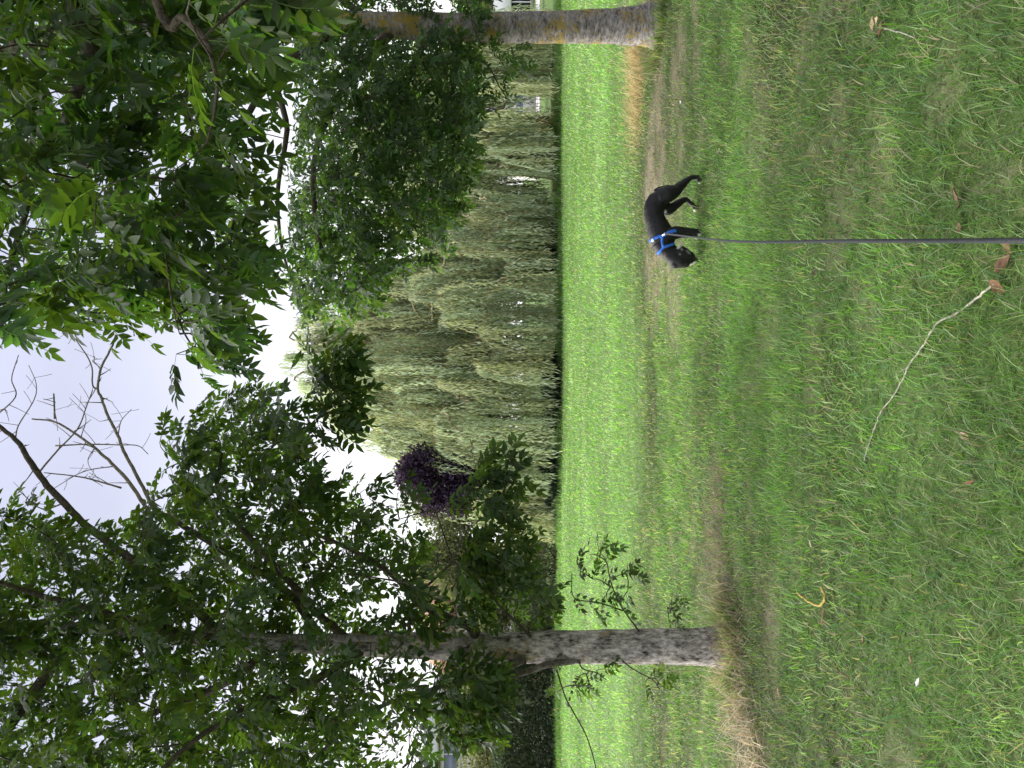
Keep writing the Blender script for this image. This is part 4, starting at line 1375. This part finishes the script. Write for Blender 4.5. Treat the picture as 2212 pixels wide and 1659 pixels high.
# drop ears
for sg, lat in ((-1, -0.058), (1, 0.050)):
    pts = [(1205, 630, 0.028), (1180, 690, 0.046), (1185, 750, 0.050), (1200, 810, 0.042), (1218, 860, 0.026), (1230, 890, 0.010)]
    c = np.array([dp_(y, x, lat + sg * 0.012 * math.sin(i)) for i, (y, x, r) in enumerate(pts)])
    body.add(*loft([(c[i], np.array([pts[i][2], 0, 0.2 * pts[i][2]]), np.array([0, 0.010, 0])) for i in range(len(pts))], 12))
# tail held down against the thigh
limb_dog([(450, 420, 0.022, 0), (418, 470, 0.019, 0), (398, 560, 0.018, 0), (392, 640, 0.015, 0), (378, 705, 0.008, 0)], 0.0)

tmp = bpy.data.objects.new('tmp', mesh_np('tmp', np.concatenate(body.v), [np.concatenate(v) for v in body.f.values()], None))
COL.objects.link(tmp)
rm = tmp.modifiers.new('r', 'REMESH'); rm.mode = 'VOXEL'; rm.voxel_size = 0.0062
sm = tmp.modifiers.new('s', 'SMOOTH'); sm.factor = 0.5; sm.iterations = 5
dg = bpy.context.evaluated_depsgraph_get()
ev = tmp.evaluated_get(dg)
dm = bpy.data.meshes.new_from_object(ev)
bpy.data.objects.remove(tmp)
nv = len(dm.vertices)
co = np.empty(nv * 3, np.float32); dm.vertices.foreach_get('co', co); co = co.reshape(-1, 3).astype(float)
nr = np.empty(nv * 3, np.float32); dm.vertices.foreach_get('normal', nr); nr = nr.reshape(-1, 3)
rs = np.random.default_rng(8)
# fur relief
fz = (fbm(co[:, 0] * 60 + co[:, 1] * 40, co[:, 2] * 35 + 9, 1, 3) - 0.5)
co = co + nr * (fz * 0.007)[:, None]
col = np.tile(np.array([0.011, 0.0105, 0.0115]), (nv, 1))
for (y, x, lat, r) in ((372, 942, -0.055, 0.016), (350, 946, -0.055, 0.012), (668, 930, 0.062, 0.022), (645, 930, 0.062, 0.014), (985, 946, -0.058, 0.018), (996, 946, 0.06, 0.02),
                       (1100, 690, -0.08, 0.022), (690, 545, 0.02, 0.018), (1318, 885, -0.03, 0.016), (1330, 840, -0.025, 0.013), (1120, 672, -0.09, 0.022)):
    d = np.linalg.norm(co - dp_(y, x, lat), axis=1)
    k = np.clip((r * 1.35 - d) / (r * 0.35), 0, 1)[:, None]
    col = col * (1 - k) + np.array([0.62, 0.60, 0.56]) * k
for (y, x, lat, r) in ((1178, 785, -0.07, 0.010), (1190, 800, -0.07, 0.010), (1203, 815, -0.07, 0.009), (1160, 720, -0.08, 0.010), (1215, 700, -0.07, 0.009)):     # coat sheen painted into the ear's colour as grey streaks
    d = np.linalg.norm(co - dp_(y, x, lat), axis=1)
    k = np.clip((r * 1.6 - d) / (r * 1.0), 0, 1)[:, None]
    col = col * (1 - k) + np.array([0.16, 0.16, 0.165]) * k
dogroot = empty('dog', (DX, DY, gz(DX, DY)))
tag(dogroot, 'black dog with white toes sniffing the grass, wearing a blue harness', 'dog')
zoff = gz(DX, DY)
a = dm.attributes.new('col', 'FLOAT_COLOR', 'POINT')
cc = np.ones((nv, 4), np.float32); cc[:, :3] = col; a.data.foreach_set('color', cc.ravel())
loc = co + [0, 0, zoff] - np.array(dogroot.location)
dm.vertices.foreach_set('co', loc.astype(np.float32).ravel())
dm.polygons.foreach_set('use_smooth', np.ones(len(dm.polygons), bool))
dm.update()
b = MB('black_fur')
at = b.n('ShaderNodeAttribute', attribute_name='col')
t = b.n('ShaderNodeTexCoord')
nz = b.noise(b.mapping(t.outputs['Object'], (60, 60, 160)), 1.6, 4, 0.7)
cfur = b.mix(1.0, at.outputs['Color'], b.ramp(nz, [(0.3, (0.55, 0.55, 0.55)), (0.7, (1.6, 1.55, 1.5))]), 'MULTIPLY')
M['fur'] = b.end(b.bsdf(cfur, 0.50, 0.26, b.bump(nz, 0.5, 0.006)))
dm.materials.clear(); dm.materials.append(M['fur'])
dm.name = 'body'
db = link(bpy.data.objects.new('body', dm), dogroot)
bvh = BVHTree.FromPolygons([tuple(v) for v in (co + [0, 0, zoff])], [tuple(p.vertices) for p in dm.polygons])
mblue_web = simple_mat('blue_webbing', (0.035, 0.16, 0.62), 0.6, 0.3, 0.2, 60.0, 0.3)
mbuckle = simple_mat('pale_buckle', (0.60, 0.66, 0.75), 0.35, 0.5, 0.1, 20.0)
harness = link(bpy.data.objects.new('harness', None), dogroot)


def strap(pts, width, mat, name='strap', lift=0.005, n=10, parent=None):
    c = catmull([np.array(p) + [0, 0, zoff] for p in pts], n)
    P_, N_ = [], []
    for p in c:
        h = bvh.find_nearest(Vector(p))
        P_.append(np.array(h[0]) + np.array(h[1]) * lift); N_.append(np.array(h[1]))
    P_ = np.array(P_); N_ = np.array(N_)
    for _ in range(2):
        P_[1:-1] = (P_[:-2] + 2 * P_[1:-1] + P_[2:]) / 4
        N_[1:-1] = (N_[:-2] + 2 * N_[1:-1] + N_[2:]) / 4
    T = np.gradient(P_, axis=0); S = np.cross(T, N_); S /= np.linalg.norm(S, axis=1)[:, None] + 1e-9
    N_ /= np.linalg.norm(N_, axis=1)[:, None]
    h = width / 2
    rows = np.stack([P_ - S * h, P_ + S * h, P_ + S * h + N_ * 0.004, P_ - S * h + N_ * 0.004], 1)
    k = len(P_)
    i = np.arange(k - 1)[:, None] * 4; j = np.arange(4)[None]; j2 = (j + 1) % 4
    f = np.stack([i + j, i + j2, i + 4 + j2, i + 4 + j], -1).reshape(-1, 4)
    return obj_np(name, rows.reshape(-1, 3) - np.array(dogroot.location), [f, np.array([[3, 2, 1, 0], [4 * k - 4, 4 * k - 3, 4 * k - 2, 4 * k - 1]])], mat, None, False, parent or harness)


# girth loop, neck loop, side strap, chest strap (both sides where seen)
strap([dp_(1052, 355, 0.02), dp_(1040, 372, -0.06), dp_(1020, 430, -0.11), dp_(1000, 490, -0.12), dp_(965, 560, -0.12), dp_(950, 640, -0.09)], 0.024, mblue_web)
strap([dp_(1052, 355, 0.0), dp_(1040, 372, 0.06), dp_(1020, 430, 0.11), dp_(1000, 490, 0.12), dp_(965, 600, 0.12)], 0.024, mblue_web)
strap([dp_(1005, 480, -0.12), dp_(1060, 478, -0.12), dp_(1110, 488, -0.11), dp_(1145, 500, -0.10)], 0.021, mblue_web)
strap([dp_(1195, 455, 0.02), dp_(1180, 468, -0.04), dp_(1150, 495, -0.10), dp_(1128, 545, -0.11), dp_(1110, 590, -0.11), dp_(1085, 640, -0.07)], 0.021, mblue_web)
strap([dp_(1195, 455, 0.0), dp_(1180, 468, 0.04), dp_(1150, 495, 0.10), dp_(1120, 590, 0.11)], 0.021, mblue_web)
strap([dp_(1050, 372, -0.045), dp_(1044, 385, -0.07)], 0.027, mbuckle, 'buckle', 0.009, 4)
# eye and nose
for (y, x, lat, r, nm, mt) in ((1322, 778, -0.050, 0.006, 'eye', simple_mat('eye_dark', (0.02, 0.012, 0.008), 0.1, 0.6)), (1280, 932, HT, 0.013, 'nose', simple_mat('nose_leather', (0.012, 0.011, 0.012), 0.35, 0.5))):
    h = bvh.find_nearest(Vector(dp_(y, x, lat) + [0, 0, zoff]))
    c = np.array(h[0])
    a = np.linspace(-1, 1, 7)
    V, f = tube(np.stack([c + [0, 0, r * q] for q in a]), np.sqrt(np.maximum(1 - a ** 2, 0.01)) * r, 10)
    obj_np(nm, V - np.array(dogroot.location), f, mt, None, True, dogroot)

# ------------------------------------------------------------------ lead
hp = dp_(1002, 482, -0.12) + [0, 0, zoff]
hh = bvh.find_nearest(Vector(hp)); att = np.array(hh[0]) + np.array(hh[1]) * 0.02
kx = (1141.5 - CU) / F
lp = [(0.36, 0.98), (0.9, 0.62), (1.9, 0.26), (3.2, 0.135), (4.8, 0.165)]
pts = [np.array([kx * y * 0.985, y, z]) for y, z in lp] + [att + [0.004, -0.06, -0.012]]
c = catmull(pts, 16)
T = np.gradient(c, axis=0); T /= np.linalg.norm(T, axis=1)[:, None]
S = np.cross(T, [0, 0, 1.0]); S /= np.linalg.norm(S, axis=1)[:, None]
tw = 0.35 * np.sin(np.linspace(0, 9, len(c))) + 0.15 * np.sin(np.linspace(0, 23, len(c)))
Nn = np.cross(S, T)
S = S * np.cos(tw)[:, None] + Nn * np.sin(tw)[:, None]
Nn = np.cross(S, T)
h, th = 0.0075, 0.0012
rows = np.stack([c - S * h, c + S * h, c + S * h + Nn * th, c - S * h + Nn * th], 1)
k = len(c)
i = np.arange(k - 1)[:, None] * 4; j = np.arange(4)[None]; j2 = (j + 1) % 4
f = np.stack([i + j, i + j2, i + 4 + j2, i + 4 + j], -1).reshape(-1, 4)
lead = empty('dog_lead', (float(c[0, 0]), float(c[0, 1]), 0.0))
tag(lead, 'dark slate tape dog lead stretching from the camera to the blue harness', 'dog lead')
mtape = simple_mat('slate_tape', (0.046, 0.049, 0.050), 0.85, 0.15, 0.2, 90.0, 0.3)
obj_np('tape', to_local(lead, rows.reshape(-1, 3)), [f, np.array([[3, 2, 1, 0], [4 * k - 4, 4 * k - 3, 4 * k - 2, 4 * k - 1]])], mtape, None, True, lead)
cl_ = catmull([c[-1], c[-1] + (att - c[-1]) * 0.5 + [0, 0, 0.006], att], 4)
V, f = tube(cl_, [0.009, 0.011, 0.008, 0.006, 0.006, 0.008, 0.010, 0.009, 0.005], 8)
obj_np('clip', to_local(lead, V), f, simple_mat('steel_clip', (0.62, 0.64, 0.68), 0.3, 0.5, 0.1, 30, 0, 0.8), None, True, lead)


# ------------------------------------------------------------------ dry grass, sticks, litter
def dry_tuft(label, spots, n, L0, L1, seed, cols, sprawl=0.6):
    rs = np.random.default_rng(seed)
    A_ = Acc()
    cxm, cym = np.mean([s[0] for s in spots]), np.mean([s[1] for s in spots])
    root = (cxm, cym)
    k = rs.integers(0, len(spots), n)
    sp = np.array(spots)
    x = sp[k, 0] + rs.normal(0, 1, n) * sp[k, 2]; y = sp[k, 1] + rs.normal(0, 1, n) * sp[k, 3]
    az = rs.uniform(0, 6.283, n)
    L = rs.uniform(L0, L1, n) * np.where(rs.random(n) < 0.1, 1.5, 1)
    cols = np.array(cols); cc = cols[rs.integers(0, len(cols), n)] * rs.uniform(0.7, 1.25, n)[:, None]
    V, q, t, C = blades(x, y, L, rs.uniform(0.004, 0.0075, n), np.abs(rs.normal(0.75, 0.55, n)), az, cc, 4, rs.uniform(0.1, 1.8, n) * sprawl * 1.5, rs)
    A_.add(V, q + [t], C)
    o = A_.obj('dry_grass_tuft', M['straw'])
    tag(o, label, 'dry grass')
    return o


ST = [(0.62, 0.53, 0.39), (0.54, 0.46, 0.34), (0.44, 0.37, 0.26), (0.28, 0.24, 0.15)]
STG = [(0.58, 0.48, 0.26), (0.52, 0.42, 0.22), (0.44, 0.36, 0.19)]
bx, by = baseA.x, baseA.y
dry_tuft('tangled straw-coloured dry grass round the foot of the slim ash', [(bx - 0.05, by - 0.28, 0.14, 0.10), (bx + 0.17, by - 0.22, 0.10, 0.10), (bx - 0.30, by - 0.50, 0.13, 0.13), (bx - 0.45, by - 0.75, 0.14, 0.14), (bx - 0.2, by - 0.2, 0.16, 0.12), (bx + 0.34, by - 0.06, 0.12, 0.10)], 1300, 0.12, 0.40, 101, ST, 1.1)
dry_tuft('greyish matted dry grass on the trodden strip right of the slim ash', [(bx + 0.7, by + 0.25, 0.28, 0.16), (bx + 0.45, by + 0.05, 0.2, 0.12), (bx + 1.05, by + 0.15, 0.22, 0.12)], 900, 0.05, 0.16, 102, [(0.30, 0.26, 0.19), (0.24, 0.21, 0.15), (0.34, 0.29, 0.2)])
g = G(1500, 1385)
dry_tuft('bleached golden long grass beside the lichen-spotted trunk', [(g.x, g.y, 0.22, 0.25), (g.x - 0.4, g.y + 0.1, 0.3, 0.25), (g.x + 0.25, g.y - 0.1, 0.12, 0.2)], 2400, 0.14, 0.36, 103, STG)
g = G(1555, 1425)
dry_tuft('pale broken stems at the foot of the lichen-spotted trunk', [(g.x, g.y, 0.08, 0.06), (g.x - 0.15, g.y + 0.05, 0.1, 0.06)], 130, 0.10, 0.26, 104, ST)


def stick(label, pts, r0, r1, mat, seed, name='stick', twigs=4, lift=0.02):
    rs = np.random.default_rng(seed)
    gp = [np.array(G(u, v)) + [0, 0, lift] for u, v in pts]
    c = catmull(gp, 6)
    c[1:-1] += rs.normal(0, 0.0012, (len(c) - 2, 3)) + np.array([0, 0, 1.0]) * (0.004 * np.sin(np.arange(len(c) - 2) * 0.45))[:, None]
    root = empty(name, tuple(gp[0])); tag(root, label, name)
    V, f = tube(c, np.linspace(r0, r1, len(c)), 7, 0.08, rs)
    obj_np('stem', to_local(root, V), f, mat, None, True, root)
    for k in range(twigs):
        i = rs.integers(3, len(c) - 3)
        d = rs.normal(0, 1, 3) * [1, 1, 0.4]; d /= np.linalg.norm(d)
        L = rs.uniform(0.02, 0.07)
        V, f = tube(catmull([c[i], c[i] + d * L * 0.5, c[i] + d * L + [0, 0, 0.006]], 3), np.linspace(r1 * 0.8, r1 * 0.35, 7), 5)
        obj_np('twig', to_local(root, V), f, mat, None, True, root)
    return root


mpale = simple_mat('pale_dead_stem', (0.32, 0.30, 0.24), 0.9, 0.15, 0.5, 40.0, 0.4)
mlich = simple_mat('yellow_lichen_twig', (0.44, 0.33, 0.10), 0.95, 0.1, 0.3, 60.0, 0.6)
mbrn = simple_mat('brown_twig', (0.16, 0.10, 0.06), 0.9, 0.15, 0.35, 40.0, 0.4)
stick('long pale curved dead stem lying in the near grass', [(1659 - y, v) for v, y in ((2170, 610), (2141, 631), (2082, 674), (2042, 697), (2013, 734), (1986, 777), (1970, 803), (1940, 856), (1913, 896), (1894, 939), (1879, 995))], 0.0044, 0.0022, mpale, 111, twigs=9, lift=0.022)
stick('yellow lichen-covered hooked twig lying in the grass', [(1659 - y, v) for v, y in ((1734, 1280), (1757, 1297), (1777, 1308), (1790, 1305), (1794, 1290), (1788, 1268))], 0.005, 0.0065, mlich, 112, 'twig', 0, 0.03)
stick('small brown broken twig beside the yellow lichen twig', [(1659 - y, v) for v, y in ((1795, 1312), (1792, 1330), (1786, 1348))], 0.005, 0.004, mbrn, 113, 'twig', 2, 0.03)
stick('short tan twig in the grass below the slim ash', [(1659 - y, v) for v, y in ((1818, 1432), (1832, 1452), (1850, 1466))], 0.004, 0.003, mbrn, 114, 'twig', 1, 0.035)
stick('straight pale straw stem lying near the curled leaf clump', [(1659 - y, v) for v, y in ((1938, 62), (1970, 68), (2005, 82))], 0.003, 0.002, mpale, 115, 'straw', 0, 0.05)


def fallen_leaf(label, U, V, L, w, col, seed, name='fallen_leaf', curl=1.0, lift=0.03, cat='leaf'):
    rs = np.random.default_rng(seed)
    g = np.array(G(U, V)) + [0, 0, lift]
    nu, nw = 7, 5
    t = np.linspace(0, 1, nu)[:, None]; s = np.linspace(-1, 1, nw)[None]
    hw = w / 2 * np.sin(np.pi * np.clip(t * 0.94 + 0.05, 0, 1)) ** 0.8
    X = (t - 0.5) * L * np.ones_like(s); Y = s * hw
    Z = curl * (0.45 * np.abs(s) ** 2 * hw + 0.25 * L * (t - 0.5) ** 2) + rs.normal(0, 0.002, (nu, nw))
    az = rs.uniform(0, 6.28); tilt = rs.normal(0, 0.3)
    Z = Z + X * math.sin(tilt)
    p = np.stack([X * math.cos(az) - Y * math.sin(az), X * math.sin(az) + Y * math.cos(az), Z], -1).reshape(-1, 3)
    idx = np.arange(nu * nw).reshape(nu, nw)
    f = np.stack([idx[:-1, :-1], idx[1:, :-1], idx[1:, 1:], idx[:-1, 1:]], -1).reshape(-1, 4)
    C = np.array(col) * rs.uniform(0.75, 1.25, (len(p), 1))
    me = mesh_np(name, p, [f], M['dry_leaf'], C, True)
    o = link(bpy.data.objects.new(name, me)); o.location = g
    tag(o, label, cat)
    return o


M['dry_leaf'] = leaf_mat('dry_leaf', 0.15, (1.2, 1.1, 0.9), 0.6, 0.3)
BR = (0.17, 0.10, 0.062); TN = (0.42, 0.31, 0.19); OR_ = (0.18, 0.095, 0.05); DK = (0.08, 0.05, 0.035)
LV = [('big brown fallen leaf right of the lead near the bottom edge', 1166, 2089, 0.075, 0.036, BR), ('narrow brown fallen leaf farther right of the lead near the bottom edge', 1232, 2083, 0.085, 0.030, BR),
      ('brown leaf crumpled just left of the lead at the bottom edge', 1127, 2194, 0.05, 0.03, BR), ('dark brown curled leaf left of the lead at the bottom edge', 1088, 2184, 0.065, 0.04, (0.15, 0.08, 0.05)),
      ('orange-brown folded leaf at the tail end of the pale curved stem', 1040, 2172, 0.06, 0.035, OR_), ('tan curled leaf topmost of the clump at the far right grass', 1606, 1898, 0.06, 0.035, TN),
      ('pale tan leaf middle of the clump at the far right grass', 1612, 1908, 0.055, 0.035, TN), ('brown leaf lowest of the clump at the far right grass', 1598, 1916, 0.06, 0.03, BR),
      ('small orange leaf in the grass below the middle of the field', 826, 1801, 0.04, 0.025, OR_), ('pinkish tan leaf beside a bare spot below the pale curved stem', 717, 2098, 0.045, 0.025, (0.40, 0.25, 0.17)),
      ('thin orange straw leaf lowest in the middle of the grass', 616, 2108, 0.045, 0.012, OR_), ('cream leaf in the grass above the yellow lichen twig', 485, 1759, 0.035, 0.018, (0.62, 0.55, 0.35)),
      ('dark brown crumpled leaf below the yellow lichen twig', 278, 1877, 0.05, 0.03, (0.16, 0.09, 0.055)), ('dark brown leaf in the grass left of the dog lead', 1071, 1768, 0.035, 0.025, DK),
      ('orange-brown leaf among the straw grass at the slim ash', 160, 1692, 0.06, 0.04, (0.20, 0.10, 0.05)), ('small brown leaf upright in the grass left of the pale stem', 237, 1979, 0.045, 0.015, (0.22, 0.17, 0.10)),
      ('tan leaf at the bottom left corner of the grass', 24, 2010, 0.045, 0.02, TN), ('brown leaf on the bare earth strip at the far right', 1610, 1512, 0.05, 0.03, BR)]
for k, (lab, U, V, L, w, cc_) in enumerate(LV):
    fallen_leaf(lab, U, V, L, w, cc_, 200 + k, lift=0.022 if V > 1850 else 0.018)
# litter: scrap of white paper, white feather, pale green fallen sprig
fallen_leaf('small scrap of white paper lying on the grass behind the dog', 1334, 1563, 0.055, 0.035, (0.75, 0.76, 0.78), 301, 'paper_scrap', 0.5, 0.035, 'litter')
fallen_leaf('tiny white paper scrap on the earth strip near the lichen-spotted trunk', 1438, 1475, 0.045, 0.03, (0.75, 0.76, 0.78), 302, 'paper_scrap', 0.6, 0.02, 'litter')
fallen_leaf('white feather lying in the near grass below the slim ash', 185, 2012, 0.06, 0.014, (0.40, 0.42, 0.42), 303, 'feather', 0.4, 0.05, 'feather')
fallen_leaf('pale green fallen leaf on the earth strip behind the dog', 1345, 1482, 0.10, 0.025, (0.40, 0.48, 0.24), 304, 'fallen_leaf', 0.6, 0.03)
fallen_leaf('white scrap low against the dark conifer hedge', 100, 1178, 0.20, 0.14, (0.75, 0.75, 0.76), 305, 'paper_scrap', 0.5, 0.12, 'litter')
